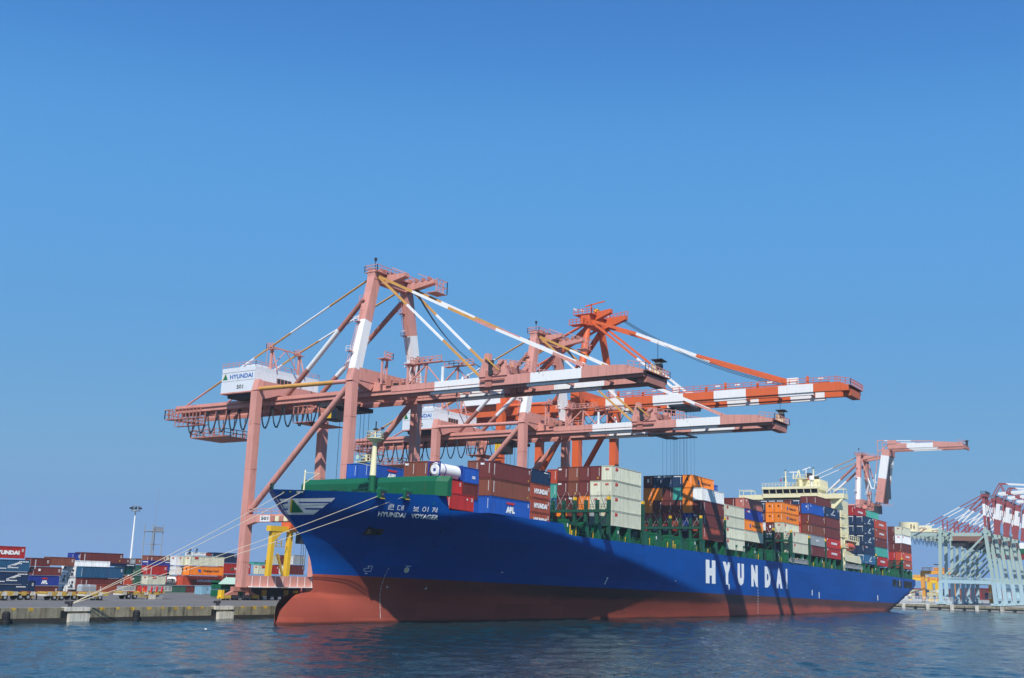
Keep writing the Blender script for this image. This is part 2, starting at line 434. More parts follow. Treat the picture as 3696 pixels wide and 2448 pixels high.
def hull_pt(X, k):
    zd = lerp_tab(DECK, X)
    z = ZLOW[k] if k < len(ZLOW) else ZLOW[-1]+(zd-ZLOW[-1])*(k-len(ZLOW)+1)/(NS-len(ZLOW)+1)
    if X < -20:
        s0, sz = -73.5, stem_x(z)
        X2 = sz + (X-s0)*((-20-sz)/(-20-s0))
        return (X2, half_b(X2, z), z)
    if X > 150:
        zk = lerp_tab(KEEL, X)
        if zk > -5: z = max(z, zk+0.02) if k else max(z, zk)
    return (X, half_b(X, z), z)
mb = MB()
for sgn in (-1, 1):
    g = [[hull_pt(X, k) for k in range(NS+1)] for X in XS]
    vs = [(x, sgn*y, z) for row in g for (x, y, z) in row]
    fs = []
    for i in range(len(XS)-1):
        for k in range(NS):
            q = [i*(NS+1)+k, (i+1)*(NS+1)+k, (i+1)*(NS+1)+k+1, i*(NS+1)+k+1]
            fs.append(tuple(q) if sgn < 0 else tuple(reversed(q)))
    mb.add(vs, fs, 0, True)
e = [hull_pt(235.2, k) for k in range(NS+1)]                     # transom
mb.add([(x, -y, z) for x, y, z in e]+[(x, y, z) for x, y, z in e], [(k, NS+1+k, NS+2+k, k+1) for k in range(NS)])
def hull_material():
    m = bpy.data.materials.new("hull_paint"); m.use_nodes = True
    nt = m.node_tree; N = nt.nodes; L = nt.links; b = N["Principled BSDF"]
    b.inputs["Roughness"].default_value = 0.5; b.inputs["Specular IOR Level"].default_value = 0.12
    tc = N.new("ShaderNodeTexCoord"); sp = N.new("ShaderNodeSeparateXYZ"); L.new(tc.outputs["Object"], sp.inputs[0])
    def math(op, a, bb=None, c=None):
        n = N.new("ShaderNodeMath"); n.operation = op
        for i, v in enumerate((a, bb, c)):
            if v is None: continue
            if isinstance(v, (int, float)): n.inputs[i].default_value = v
            else: L.new(v, n.inputs[i])
        return n.outputs[0]
    def noise(sx, sy, sz, det=5, rough=0.6):
        mp = N.new("ShaderNodeMapping"); mp.inputs["Scale"].default_value = (sx, sy, sz); L.new(tc.outputs["Object"], mp.inputs["Vector"])
        n = N.new("ShaderNodeTexNoise"); n.inputs["Scale"].default_value = 1.0; n.inputs["Detail"].default_value = det; n.inputs["Roughness"].default_value = rough
        L.new(mp.outputs[0], n.inputs["Vector"]); return n.outputs["Fac"]
    def mixc(f, a, bb):
        n = N.new("ShaderNodeMix"); n.data_type = 'RGBA'
        L.new(f, n.inputs["Factor"])
        for s_, v in (("A", a), ("B", bb)):
            if isinstance(v, tuple): n.inputs[s_].default_value = v+(1,)
            else: L.new(v, n.inputs[s_])
        return n.outputs["Result"]
    z = sp.outputs["Z"]
    n_big = noise(0.05, 0.05, 0.12); n_st = noise(0.9, 0.9, 0.07); n_pl = noise(0.10, 0.10, 0.5, 7, 0.7)
    blue = mixc(n_big, (0.0, 0.060, 0.28), (0.0, 0.078, 0.35))
    blue = mixc(math('MULTIPLY', math('SUBTRACT', n_st, 0.5), 0.6), blue, (0.0, 0.026, 0.13))
    red = mixc(n_big, (0.29, 0.055, 0.033), (0.37, 0.088, 0.055))
    # grimy band between the light and loaded waterlines, ragged patches below
    band = N.new("ShaderNodeMapRange"); L.new(math('ADD', z, math('MULTIPLY', math('SUBTRACT', n_pl, 0.5), 2.2)), band.inputs["Value"])
    band.inputs["From Min"].default_value = 3.5; band.inputs["From Max"].default_value = 4.6
    aft = N.new("ShaderNodeMapRange"); L.new(sp.outputs["X"], aft.inputs["Value"]); aft.inputs["From Min"].default_value = -60; aft.inputs["From Max"].default_value = -5
    aft.inputs["To Min"].default_value = 0.0; aft.inputs["To Max"].default_value = 0.85
    red = mixc(math('MULTIPLY', band.outputs[0], aft.outputs[0]), red, (0.055, 0.032, 0.028))
    pat = N.new("ShaderNodeMapRange"); L.new(noise(0.06, 0.06, 0.45, 6, 0.65), pat.inputs["Value"]); pat.inputs["From Min"].default_value = 0.60; pat.inputs["From Max"].default_value = 0.68; pat.inputs["To Max"].default_value = 0.7
    red = mixc(math('MULTIPLY', pat.outputs[0], aft.outputs[0]), red, (0.10, 0.05, 0.042))
    isblue = math('GREATER_THAN', z, 6.15)
    allc = mixc(isblue, red, blue)
    # individual shell plates weather a little differently; wet weed line just above the water
    cx = N.new("ShaderNodeCombineXYZ"); L.new(sp.outputs["X"], cx.inputs["X"]); L.new(z, cx.inputs["Y"])
    bt = N.new("ShaderNodeTexBrick"); bt.inputs["Scale"].default_value = 1.0; bt.inputs["Brick Width"].default_value = 9.5; bt.inputs["Row Height"].default_value = 2.6
    bt.inputs["Color1"].default_value = (0.86,0.86,0.86,1); bt.inputs["Color2"].default_value = (1.06,1.06,1.06,1); bt.inputs["Mortar"].default_value = (0.80,0.80,0.80,1); bt.inputs["Mortar Size"].default_value = 0.045; bt.inputs["Mortar Smooth"].default_value = 0.6
    L.new(cx.outputs[0], bt.inputs["Vector"])
    ml = N.new("ShaderNodeMix"); ml.data_type = 'RGBA'; ml.blend_type = 'MULTIPLY'; ml.inputs["Factor"].default_value = 1.0
    L.new(allc, ml.inputs["A"]); L.new(bt.outputs["Color"], ml.inputs["B"])
    geo = N.new("ShaderNodeNewGeometry"); sg = N.new("ShaderNodeSeparateXYZ"); L.new(geo.outputs["Position"], sg.inputs[0])
    wet = N.new("ShaderNodeMapRange"); L.new(math('ADD', sg.outputs["Z"], math('MULTIPLY', n_pl, 0.5)), wet.inputs["Value"]); wet.inputs["From Min"].default_value = 0.75; wet.inputs["From Max"].default_value = 0.45; wet.inputs["To Max"].default_value = 0.75
    rust = N.new("ShaderNodeMapRange"); L.new(noise(0.55, 0.55, 0.045, 6, 0.7), rust.inputs["Value"]); rust.inputs["From Min"].default_value = 0.66; rust.inputs["From Max"].default_value = 0.78; rust.inputs["To Max"].default_value = 0.35
    c2_ = mixc(rust.outputs[0], ml.outputs["Result"], (0.10, 0.055, 0.035))
    L.new(mixc(wet.outputs[0], c2_, (0.035, 0.018, 0.014)), b.inputs["Base Color"])
    # shell plating: faint welded seams and ripple
    bp = N.new("ShaderNodeBump"); bp.inputs["Strength"].default_value = 0.12; bp.inputs["Distance"].default_value = 0.15
    L.new(noise(0.35, 0.35, 0.35, 2), bp.inputs["Height"]); L.new(bp.outputs[0], b.inputs["Normal"])
    return m
hull = mb.build("hull", hull_material(), ship)
bvh = BVHTree.FromPolygons([Vector(v) for v in mb.v], mb.f)
def on_hull(u, v, off=0.03):
    o, d = TR.transposed() @ CAM, TR.transposed() @ ray(u, v)
    h = bvh.ray_cast(o, d)
    if h[0] is None: return None
    n = h[1] if h[1].dot(d) < 0 else -h[1]
    return h[0] + n*off
def hull_near(u, v, off=0.03):
    for k in range(40):
        for du in (0, 6, 12, 20):
            q = on_hull(u+du, v+k*2, off)
            if q is not None: return q
def hull_paint(name, mat, polys, mi=None, div=6, off=0.03, parent=None):
    """painted marks laid on the shell plating; polys are outlines in survey pixels (quads are subdivided)"""
    m_ = MB()
    for k, p in enumerate(polys):
        if len(p) == 4:
            P = [[None]*(div+1) for _ in range(div+1)]
            for i in range(div+1):
                for j in range(div+1):
                    s, t = i/div, j/div
                    u = (p[0][0]*(1-s)+p[1][0]*s)*(1-t)+(p[3][0]*(1-s)+p[2][0]*s)*t
                    w = (p[0][1]*(1-s)+p[1][1]*s)*(1-t)+(p[3][1]*(1-s)+p[2][1]*s)*t
                    P[i][j] = on_hull(u, w, off)
            flat = [q for r in P for q in r]
            if any(q is None for q in flat):
                idx = {}; vs = []; fs = []
                for n_, q in enumerate(flat):
                    if q is not None: idx[n_] = len(vs); vs.append(q)
                for i in range(div):
                    for j in range(div):
                        c = [i*(div+1)+j, (i+1)*(div+1)+j, (i+1)*(div+1)+j+1, i*(div+1)+j+1]
                        if all(q in idx for q in c): fs.append(tuple(idx[q] for q in c))
                m_.add(vs, fs, 0 if mi is None else mi[k])
            else:
                m_.add(flat, [(i*(div+1)+j, (i+1)*(div+1)+j, (i+1)*(div+1)+j+1, i*(div+1)+j+1) for i in range(div) for j in range(div)], 0 if mi is None else mi[k])
        else:
            q = [on_hull(a, b, off) for a, b in p]
            if all(x is not None for x in q): m_.add(q, [(0, i, i+1) for i in range(1, len(q)-1)], 0 if mi is None else mi[k])
    return m_.build(name, mat, ship if parent is None else parent)
def hull_text(name, s, mat, p00, p10, p11, p01, bold=0.03):
    """letters mapped into a pixel quad (bottom-left, bottom-right, top-right, top-left)"""
    vs, fs, asp = text2d(s, bold); m_ = MB(); P = []
    for x, y in vs:
        s_, t = x/asp, y
        u = (p00[0]*(1-s_)+p10[0]*s_)*(1-t)+(p01[0]*(1-s_)+p11[0]*s_)*t
        w = (p00[1]*(1-s_)+p10[1]*s_)*(1-t)+(p01[1]*(1-s_)+p11[1]*s_)*t
        P.append(on_hull(u, w, 0.14) or Vector((0,0,0)))
    m_.add(P, fs); return m_.build(name, mat, ship)
# HYUNDAI along the side, bold wide-set letters set on the flat side
letters = "HYUNDAI"
lx = [(44.0, 49.4), (53.6, 58.6), (62.6, 66.6), (71.3, 75.6), (80.4, 84.6), (88.4, 93.0), (95.7, 96.9)]
for ch, (a, b_) in zip(letters, lx):
    put = MB(); put_text(put, ch, (a, -16.13, 8.3), (1,0,0), (0,0,1), 5.15, b_-a, bold=0.10); put.build("letter", LETW, ship)
def c14(x, y): return (960+.16892*x, 1680+.16892*y)
# bow name, both scripts
hull_text("bow_lettering", "HYUNDAI", LETW, c1b(925,585), c1b(1143,600), c1b(1153,560), c1b(932,548), 0.035)
hull_text("bow_lettering", "VOYAGER", LETW, c1b(1190,600), c1b(1408,615), c1b(1416,580), c1b(1196,565), 0.035)
def bars(name, mat, strokes, f, w):
    polys = []
    for (x0, y0, x1, y1) in strokes:
        d = Vector((x1-x0, y1-y0)).normalized(); nx, ny = -d.y*w/2, d.x*w/2
        polys.append([f(x0+nx, y0+ny), f(x1+nx, y1+ny), f(x1-nx, y1-ny), f(x0-nx, y0-ny)])
    return polys
def c15(x, y): return (1200+.22321*x, 1500+.22321*y)
hang = [ # hyeon dae  bo i jeo, as painted strokes
 (925,1428,975,1432),(905,1448,958,1452),(908,1465,948,1468),(908,1465,904,1488),(948,1468,944,1490),(904,1488,944,1490),(990,1432,978,1490),(962,1452,984,1454),(962,1470,981,1472),(900,1490,895,1508),(895,1508,985,1515),
 (1060,1450,1100,1454),(1060,1450,1046,1515),(1046,1515,1090,1520),(1124,1450,1110,1525),(1150,1448,1134,1530),(1118,1486,1143,1488),
 (1322,1462,1312,1505),(1386,1468,1378,1510),(1318,1484,1382,1489),(1312,1505,1378,1510),(1346,1510,1342,1535),(1296,1534,1390,1542),
 (1470,1484,1492,1476),(1492,1476,1506,1492),(1506,1492,1500,1530),(1500,1530,1480,1545),(1480,1545,1456,1540),(1456,1540,1450,1515),(1450,1515,1470,1484),(1548,1474,1532,1556),
 (1612,1490,1668,1494),(1642,1492,1608,1556),(1640,1515,1662,1558),(1690,1488,1676,1564),(1664,1518,1684,1520)]
hull_paint("bow_hangul_lettering", LETW, bars("h", LETW, hang, c15, 10), div=2, off=0.13)
# bow emblem: white winged panel, green and yellow triangle
emb = [[c14(225,712),c14(1480,692),c14(1390,785),c14(275,790)],[c14(275,790),c14(1390,785),c14(1310,822),c14(300,830)],[c14(300,830),c14(1310,822),c14(1200,915),c14(360,925)],[c14(360,925),c14(1200,915),c14(1145,948),c14(378,955)],[c14(378,955),c14(1145,948),c14(1015,1048),c14(455,1052)]]
blu = paint("emblem_stripe_blue", (0.004,0.07,0.36), 0.45)
blus = [[c14(290,800),c14(470,770),c14(470,806),c14(308,832)],[c14(372,930),c14(468,912),c14(468,945),c14(385,958)],[c14(700,772),c14(1400,772),c14(1345,802),c14(722,800)],[c14(820,908),c14(1215,908),c14(1180,942),c14(850,938)]]
tri = [[c14(570,715),c14(805,996),c14(540,1000),c14(540,1000)],[c14(535,720),c14(570,715),c14(540,1000),c14(508,998)]]
e1 = hull_paint("bow_emblem", LETW, emb, div=20, off=0.05)
hull_paint("stripe", blu, blus, div=16, off=0.09, parent=e1)
hull_paint("triangle", [LETG, LETY], tri, mi=[0,1], div=12, off=0.12, parent=e1)
# draught marks, bulb and thruster symbols, load marks
def cw(x, y): return (2000+.29561*x, 1950+.29561*y)
def c5(x, y): return (2600+.29561*x, 1950+.29561*y)
def c6c(x, y): return (1300+.29561*x, 1900+.29561*y)
dm = []
pts = [(345,517),(300,600),(272,680),(252,755),(240,835),(238,915),(240,995),(243,1075),(246,1135)]
for (a, b), (c, d) in zip(pts, pts[1:]):
    for q in range(4):
        x, y = a+(c-a)*q/4, b+(d-b)*q/4; s_ = 5.5 if q == 0 else 3.2
        dm.append([c6c(x-s_,y-4),c6c(x+s_,y-4),c6c(x+s_,y+4),c6c(x-s_,y+4)])
hull_paint("draught_marks", LETW, dm, div=1, off=0.05)
bs = [(92,482,150,484),(150,484,126,550),(126,550,60,548),(60,548,42,540),(42,540,42,522),(42,522,56,512),(56,512,112,508),(112,508,92,482)]
hull_paint("bulb_symbol", LETW, bars("b", LETW, bs, c6c, 6)+[[c6c(55,568),c6c(88,568),c6c(86,580),c6c(54,580)]], div=1, off=0.05)
circ = lambda cx, cy, rx, ry, n=16, sh=0.0: [c6c(cx+rx*cos(2*pi*i/n)-sh*ry*sin(2*pi*i/n), cy+ry*sin(2*pi*i/n)) for i in range(n)]
th = hull_paint("thruster_symbol", LETW, [circ(566,532,31,34,16,0.25)], off=0.05)
hull_paint("cross", LETY, [circ(566,532,22,24,12,0.25)], off=0.06, parent=th)
hull_paint("cross_line", LETW, bars("c", LETW, [(548,515,584,550),(586,512,546,552)], c6c, 6)+[[c6c(556,478),c6c(620,482),c6c(620,489),c6c(556,486)]], div=1, off=0.07, parent=th)
lm = [(613,538,655,455)]
lp = bars("l", LETW, lm, cw, 12) + [[cw(636,450),cw(660,455),cw(656,464),cw(634,460)],[cw(1476,490),cw(1487,494),cw(1485,506),cw(1475,500)],[cw(2125,535),cw(2139,535),cw(2139,606),cw(2132,606)]]
lp += [[c5(a-4,b),c5(a+5,b),c5(a+6,c),c5(a-2,c)] for a, b, c in ((1118,608,676),(1203,635,710),(1919,672,736))]
lp += [[c5(455,570+q*34),c5(459,570+q*34),c5(460,586+q*34),c5(456,586+q*34)] for q in range(10)]
lp += [[c6c(320,725),c6c(328,725),c6c(330,748),c6c(322,748)],[c6c(322,742),c6c(342,744),c6c(342,752),c6c(322,750)],[c6c(808,738),c6c(816,738),c6c(806,766),c6c(798,766)],[c6c(785,756),c6c(806,758),c6c(804,766),c6c(785,764)],[c6c(1720,556),c6c(1742,556),c6c(1740,566),c6c(1722,566)]]
hull_paint("load_marks", LETW, lp, div=2, off=0.05)
# anchor, its recess only a flat patch with the shade painted dark
ap = hull_paint("anchor_pocket_shade", DARK, [[c1b(840,686),c1b(982,692),c1b(955,742),c1b(805,742)]], div=4, off=0.04)
an = MB(); c = hull_near(*c1b(890,716), 0.12)
an.bar(c+Vector((-1.3,0,0.0)), c+Vector((1.3,0,0)), 0.5, 0.5); an.bar(c+Vector((-1.2,-0.1,0)), c+Vector((-0.7,-0.1,0.9)), .4,.4); an.bar(c+Vector((1.2,-0.1,0)), c+Vector((.7,-0.1,.9)), .4,.4); an.bar(c, c+Vector((0,0.2,1.2)),.4,.4)
an.build("anchor", paint("anchor_iron",(0.02,0.018,0.013),0.8), ap)
# mooring-deck openings in the quarter, inner shade painted as flat black panels
def c4b(x, y): return (2550+.33784*x, 1650+.33784*y)
for q in ([(1988,1305),(2030,1312),(2030,1388),(1988,1380)],[(2040,1318),(2085,1325),(2085,1398),(2040,1390)],[(2105,1322),(2198,1338),(2190,1408),(2105,1396)]):
    o = hull_paint("opening_shade_panel", BLACK, [[c4b(*p) for p in q]], div=4, off=0.03)
    p0 = hull_near(*c4b((q[0][0]+q[1][0])/2, q[3][1]-14), 0.08)
    f_ = MB(); f_.box(p0.x-0.9, p0.x+0.9, p0.y-0.04, p0.y, p0.z-0.5, p0.z-.1)
    if q[0][0] == 2040: f_.box(p0.x+0.1,p0.x+0.3,p0.y-0.05,p0.y,p0.z,p0.z+2.0,1)
    f_.build("fairlead", [GREEN, LETW], o)

# decks
mb = MB()
for i in range(len(XS)-1):
    X0, X1 = XS[i], XS[i+1]
    if X1-X0 < 0.05: continue
    z0, z1 = lerp_tab(DECK, X0+.01), lerp_tab(DECK, X1-.01); d = 1.1 if X0 < -51.65 else 0.03
    a, b_ = half_b(X0, z0-d)-0.05, half_b(X1, z1-d)-0.05
    if X0 < -73: a = 0.01
    mb.add([(X0,-a,z0-d),(X1,-b_,z1-d),(X1,b_,z1-d),(X0,a,z0-d)], [(0,1,2,3)])
mb.build("deck", GREEND, ship)
# breakwater: tall green shield across the forecastle, bent back at its ends
bw = MB(); zt, zb_, xm = 21.55, 17.0, -53.2
prof = [(-15.9,xm+0.9),(-14.6,xm-0.5),(13.5,xm-0.5),(14.6,xm+0.6)]
for k_, ((ya, xa), (yb, xb)) in enumerate(zip(prof, prof[1:])):
    zb_ = 18.45 if k_ == 0 else 17.0
    bw.add([(xa,ya,zb_),(xb,yb,zb_),(xb,yb,zt-0.9),(xa,ya,zt-0.9)], [(0,3,2,1)])
    bw.add([(xa,ya,zt-0.9),(xb,yb,zt-0.9),(xb+0.8,yb,zt),(xa+0.8,ya,zt)], [(0,3,2,1)])
    bw.add([(xa+1.1,ya,zb_),(xb+1.1,yb,zb_),(xb+1.1,yb,zt),(xa+1.1,ya,zt)], [(0,1,2,3)])
    bw.add([(xa+.8,ya,zt),(xb+.8,yb,zt),(xb+1.1,yb,zt),(xa+1.1,ya,zt)], [(0,3,2,1)])
zb_ = 18.45
for ya, xa in (prof[0], prof[-1]): bw.add([(xa,ya,zb_),(xa+1.1,ya,zb_),(xa+1.1,ya,zt),(xa+.8,ya,zt),(xa,ya,zt-.9)], [(0,1,2,3,4)])
bw.build("breakwater", GREEN, ship)
bw = MB(); 
for k in range(14):
    y = -13+k*2.0; bw.prism([(xm+0.7,y,17),(xm+3.0,y,17),(xm+0.75,y,21)], (0,0.12,0))
bw.build("breakwater_bracket", GREENDK if 'GREENDK' in globals() else GREEND, ship)
# foremast: green stump, cream column, platforms
fx, fy = -56.6, -4.5
fm = MB(); fm.tube((fx,fy,16.9),(fx,fy,21.4),0.56,12,1,0.52); fm.tube((fx,fy,21.4),(fx,fy,26.9),0.52,12,0,0.34)
fmo = fm.build("foremast", [CREAM, GREEN], ship)
p = MB(); p.tube((fx,fy,26.5),(fx,fy,27.1),0.36,14,0,1.25); p.tube((fx,fy,27.1),(fx,fy,27.2),1.4,14)
p.rail([(fx+1.3*cos(a*pi/4),fy+1.3*sin(a*pi/4),27.2) for a in range(9)],1.0,2,0.035); p.build("lookout_platform", CREAM, fmo)
p = MB(); p.tube((fx,fy,27.2),(fx,fy,28.8),0.1,8,0,0.08); p.tube((fx,fy,28.8),(fx,fy,29.9),0.1,8,1); p.box(fx-.05,fx+.05,fy-.6,fy+.6,28.6,28.7,1); p.box(fx-.2,fx+.2,fy-.25,fy+.25,28.4,28.8,1)
p.tube((fx+.2,fy-1.1,27.2),(fx+.2,fy-1.1,29.0),.05,6,1); p.box(fx,fx+.4,fy-1.4,fy-1.0,28.6,28.9,1); p.build("mast_light", [CREAM, DARK], fmo)
p = MB(); p.prism([(fx,fy+.3,22.9),(fx-.5,fy+3.4,23.55),(fx+.5,fy+3.4,23.55)],(0,0,0.12)); p.box(fx-.5,fx+.5,fy+.3,fy+3.5,23.6,23.7)
p.rail([(fx-.5,fy+.4,23.7),(fx-.5,fy+2.2,23.7),(fx+.5,fy+2.2,23.7)],0.9,.8,.035); p.build("horn_platform", CREAM, fmo)
p = MB(); p.tube((fx-.7,fy+2.8,24.3),(fx-0.1,fy+2.8,24.3),0.38,12,0,0.12); p.tube((fx-.1,fy+1.5,23.7),(fx-.1,fy+1.5,24.7),.2,8,1); p.build("fog_horn", [paint("pale_green_horn",(0.45,0.6,0.52),0.5), CREAM], fmo)
# jackstaff with its stay at the stem head
js = MB(); jx, jy = -66.6, 0.1
js.tube((jx,jy,16.9),(jx,jy,20.9),0.15,8,0,0.11); js.tube((jx,jy,20.9),(jx,jy,21.3),0.15,8,0,0.05); js.bar((jx,jy,19.3),(jx+.2,jy-2.7,20.7),.09,.09); js.bar((jx,jy,20.9),(jx+.2,jy-2.7,20.7),.05,.05); js.build("jackstaff", CREAM, ship)
# bow rail and forecastle gear
r = MB(); r.rail([(-72.6,0.3,17.8),(-71.8,1.7,17.85),(-70.5,3.0,17.9),(-68.5,4.6,17.9)],0.9,1.2,.05); r.build("bow_rail", GREEND, ship)
for k, (u, v) in enumerate((c14(1590,480), c14(2050,470))):
    w_ = MB(); q = at(u, v, 'x', -60, True); q.z = 17.0
    w_.tube((q.x,q.y-1,q.z+.9),(q.x,q.y+1,q.z+.9),.7,12); w_.box(q.x-.9,q.x+.9,q.y-1.3,q.y-1.05,q.z,q.z+1.7); w_.box(q.x-.9,q.x+.9,q.y+1.05,q.y+1.3,q.z,q.z+1.9); w_.bar((q.x,q.y+1.3,q.z+1.9),(q.x,q.y-1.6,q.z+2.2),.1,.1); w_.build("windlass", GREEND, ship)
FAIR = []
for k, (u, v) in enumerate((c1b(966,412), c1b(1168,428))):      # deck-edge roller fairleads above the name
    q = hull_near(u, v+9, 0.0); q.z = lerp_tab(DECK, q.x)
    w_ = MB(); w_.box(q.x-.85,q.x+.85,q.y-0.15,q.y+.7,q.z-.75,q.z+.55); w_.prism([(q.x-.85,q.y-.15,q.z+.55),(q.x+.85,q.y-.15,q.z+.55),(q.x+.55,q.y,q.z+.85),(q.x-.55,q.y,q.z+.85)],(0,.6,0))
    w_.box(q.x-.6,q.x+.6,q.y-.2,q.y-.15,q.z-.55,q.z+.3,1); w_.box(q.x-.7,q.x+.3,q.y-.22,q.y-.16,q.z-.85,q.z-.75,2); w_.build("roller_fairlead", [GREEN, DARK, YELLOW], ship)
    FAIR.append(Vector((q.x-.2, q.y-.25, q.z-.15)))
for (u, v, w0, h0) in ((1020,578+0,9,5),):
    pass
bowf = []
for (x0, x1, y0, y1) in ((330,420,540,600),(480,560,530,590),(630,820,535,600)):
    o = hull_paint("bow_fairlead", [GREEND], [[c14(x0,y1),c14(x1,y1),c14(x1,y0),c14(x0,y0)]], div=3, off=0.06)
    hull_paint("sky_gap", LETW if x0 > 600 else paint("pale_opening",(0.5,0.55,0.6),0.5), [[c14(x0+25,y1-22),c14(x1-25,y1-22),c14(x1-20,y0+12),c14(x0+25,y0+12)]], div=2, off=0.08, parent=o)
    bowf.append(hull_near(*c14((x0+x1)/2, y1-20), 0.1))
# hatch coaming, edge pillars, walkway rail along the deck edge
mb = MB(); mb.box(-14, 214, -13.6, -13.2, 14.9, 17.2); mb.box(-14, 214, 13.2, 13.6, 14.9, 17.2); mb.build("hatch_coaming", GREEND, ship)
mb = MB()
for x0 in (-13.5, 0.2, 14.4, 28.6, 42.9, 55.4, 68, 82, 88, 102.2, 116.8, 131, 170, 183.6, 217.6, 200):
    mb.box(x0+0.2, x0+12.0, -13.2, 13.2, 17.2, 17.75)
mb.build("hatch_cover", GREEND, ship)
px = -16.5; k = 0
while px < 231:
    p = MB(); z0, z1 = 14.9, 17.72; wd = 0.5
    p.prism([(px-wd*1.5,-15.95,z0),(px+wd*1.5,-15.95,z0),(px+wd,-15.95,z1),(px-wd,-15.95,z1)], (0,1.5,0))
    p.box(px-wd*1.25, px+wd*1.25, -16.0, -14.3, z1-.45, z1)
    if k % 3 == 0: p.box(px-.12,px+.12,-16.02,-15.96,z0+1.5,z0+2.1,1)
    p.build("edge_pillar", [GREEN, WHITE], ship); px += 4.75 if k % 2 else 7.2; k += 1
rr = random.Random(3); x = -15.5
while x < 229:
    mb = MB(); x1 = x+1.9
    mb.box(x, x1, -15.2, -14.3, 14.9, 15.15, 1)
    while x < x1:
        w_ = rr.uniform(.2, .8); h_ = rr.uniform(.4, 2.4); mb.box(x, min(x+w_, x1), -15.3+rr.uniform(0,.4), -14.3, 15.0, 14.9+h_, rr.choice((0,0,1,1,1)))
        if rr.random() < .25: mb.box(x+.1, x+.22, -15.5, -15.35, 14.9, 14.9+rr.uniform(.9,2), 2); mb.box(x+.1,x+.22,-15.4,-15.2,14.95,15.1,2)
        x += rr.uniform(.3, 1.0)
    mb.build("deck_fitting", [GREEN, GREEND, YELLOW], ship); x += rr.uniform(.3, .9)
mb = MB(); mb.rail([(-14,-15.9,14.97),(230,-15.9,14.97)],1.05,1.5,0.035); mb.build("deck_rail", GREENDK if 'GREENDK' in globals() else GREEN, ship)
# lashing bridges
def lashing_bridge(X, y_in, ztop, rods=True):
    p = MB(); y = -16.0
    while y <= y_in+.01:
        p.box(X-.35, X+.35, y-.28, y+.28, 14.9, ztop); y += 2.5
    for z in (17.6, ztop-2.4): p.box(X-.5, X+.5, -16.2, y_in, z, z+.55 if z > 18 else z+.3)
    p.rail([(X-.5,-16,ztop-1.85),(X-.5,y_in,ztop-1.85)],1.0,1.25,.03)
    y = -16.0; i = 0
    while y < y_in-1:
        if i % 2 == 0: p.bar((X,y,ztop-2.4),(X,y+2.5,18.0),.2,.2)
        y += 2.5; i += 1
    o = p.build("lashing_bridge", GREEND, ship)
    for i, y in enumerate([-16.0+2.5*k for k in range(int((y_in+16)/2.5)+1)]):
        if i in (0,3): c = MB(); c.box(X-.3,X+.3,y-.24,y+.24,ztop,ztop+.6); c.build("yellow_cap", YELLOW, o)
    if rods:
        l = MB(); y = -16.0
        while y < y_in-1:
            l.bar((X+.4,y+.2,ztop-2.0),(X+.9,y+2.2,ztop+1.6),.07,.07); l.bar((X+.4,y+2.3,ztop-2.0),(X+.9,y+.3,ztop+1.6),.07,.07); y += 2.5
        l.build("lashing_rod", STEEL, o)
for X, yi, zt_ in ((-1.3,1.5,22.6),(41.7,1.5,22.4),(87.6,1.5,22.8),(100.9,-1.0,23.2),(216.4,-11,21.4),(115.6,-13.5,22.6),(130.0,-13.5,22.6),(145.2,-13.5,21.5),(182.8,-13.5,21.0),(13.0,-13.5,23.0),(55.25,-13.5,23.0)):
    lashing_bridge(X, yi, zt_, X in (-1.3,41.7,100.9))
# deckhouse, bridge, wings, funnel
BX = 150.0
mb = MB(); mb.box(BX+1, BX+13, -13.2, 13.2, 14.9, 37.0); mb.build("deckhouse", CREAM, ship)
wh = MB(); wh.box(BX-0.4, BX+9, -8.0, 10.0, 37.4, 38.65); wh.box(BX+0.6, BX+9, -7.6, 9.6, 38.65, 40.0); wh.box(BX-1.0, BX+9.3, -8.1, 10.1, 40.0, 40.8)
for k in range(9):
    y = -8.0+k*2.25
    wh.bar((BX-.3,y,38.2),(BX-.9,y,40.25),.22,.22)
who = wh.build("wheelhouse", CREAM, ship)
for k in range(8):
    g = MB(); ya, yb = -7.85+k*2.25, -5.95+k*2.25
    g.add([(BX-.3,ya,38.7),(BX-.3,yb,38.7),(BX-.68,yb,40.0),(BX-.68,ya,40.0)], [(0,3,2,1)]); g.build("window", GLASS, who)
r = MB(); r.rail([(BX-.9,-8,40.9),(BX-.9,10,40.9)],1.1,1.1,.05); r.rail([(BX-.9,-8,40.9),(BX+9,-8,40.9)],1.1,1.1,.05); r.build("roof_rail", CREAM, who)
for sg, yw in ((-1,-15.9),(1,18.2)):
    w_ = MB(); y0 = -8 if sg < 0 else 10
    w_.prism([(BX-.2,y0,36.9),(BX-.2,yw,36.9),(BX-.2,yw,38.4),(BX-.2,y0,38.4)] if sg < 0 else [(BX-.2,y0,36.9),(BX-.2,y0,38.4),(BX-.2,yw,38.4),(BX-.2,yw,36.9)], (4.5,0,0))
    yi = -11.5 if sg < 0 else 13.5
    w_.prism([(BX-.1,yw,36.9),(BX-.1,yi,32.6),(BX-.1,yi,33.9),(BX-.1,yw+sg*-1.0,36.9)] if sg < 0 else [(BX-.1,yw,36.9),(BX-.1,yw-1,36.9),(BX-.1,yi,33.9),(BX-.1,yi,32.6)], (1.0,0,0))
    wo = w_.build("bridge_wing", CREAM, ship)
    f_ = MB(); a, b_ = sorted((yw, yw-sg*4.2))
    for xx in (BX, BX+3.5):
        for yy in (a+.1, b_-.1): f_.bar((xx,yy,38.4),(xx,yy,40.1),.12,.12)
    for xx in (BX, BX+3.5): f_.bar((xx,a,40.0),(xx,b_,40.0),.16,.16)
    for yy in (a, b_): f_.bar((BX,yy,40.0),(BX+3.5,yy,40.0),.12,.12)
    f_.build("awning_frame", CREAM, wo)
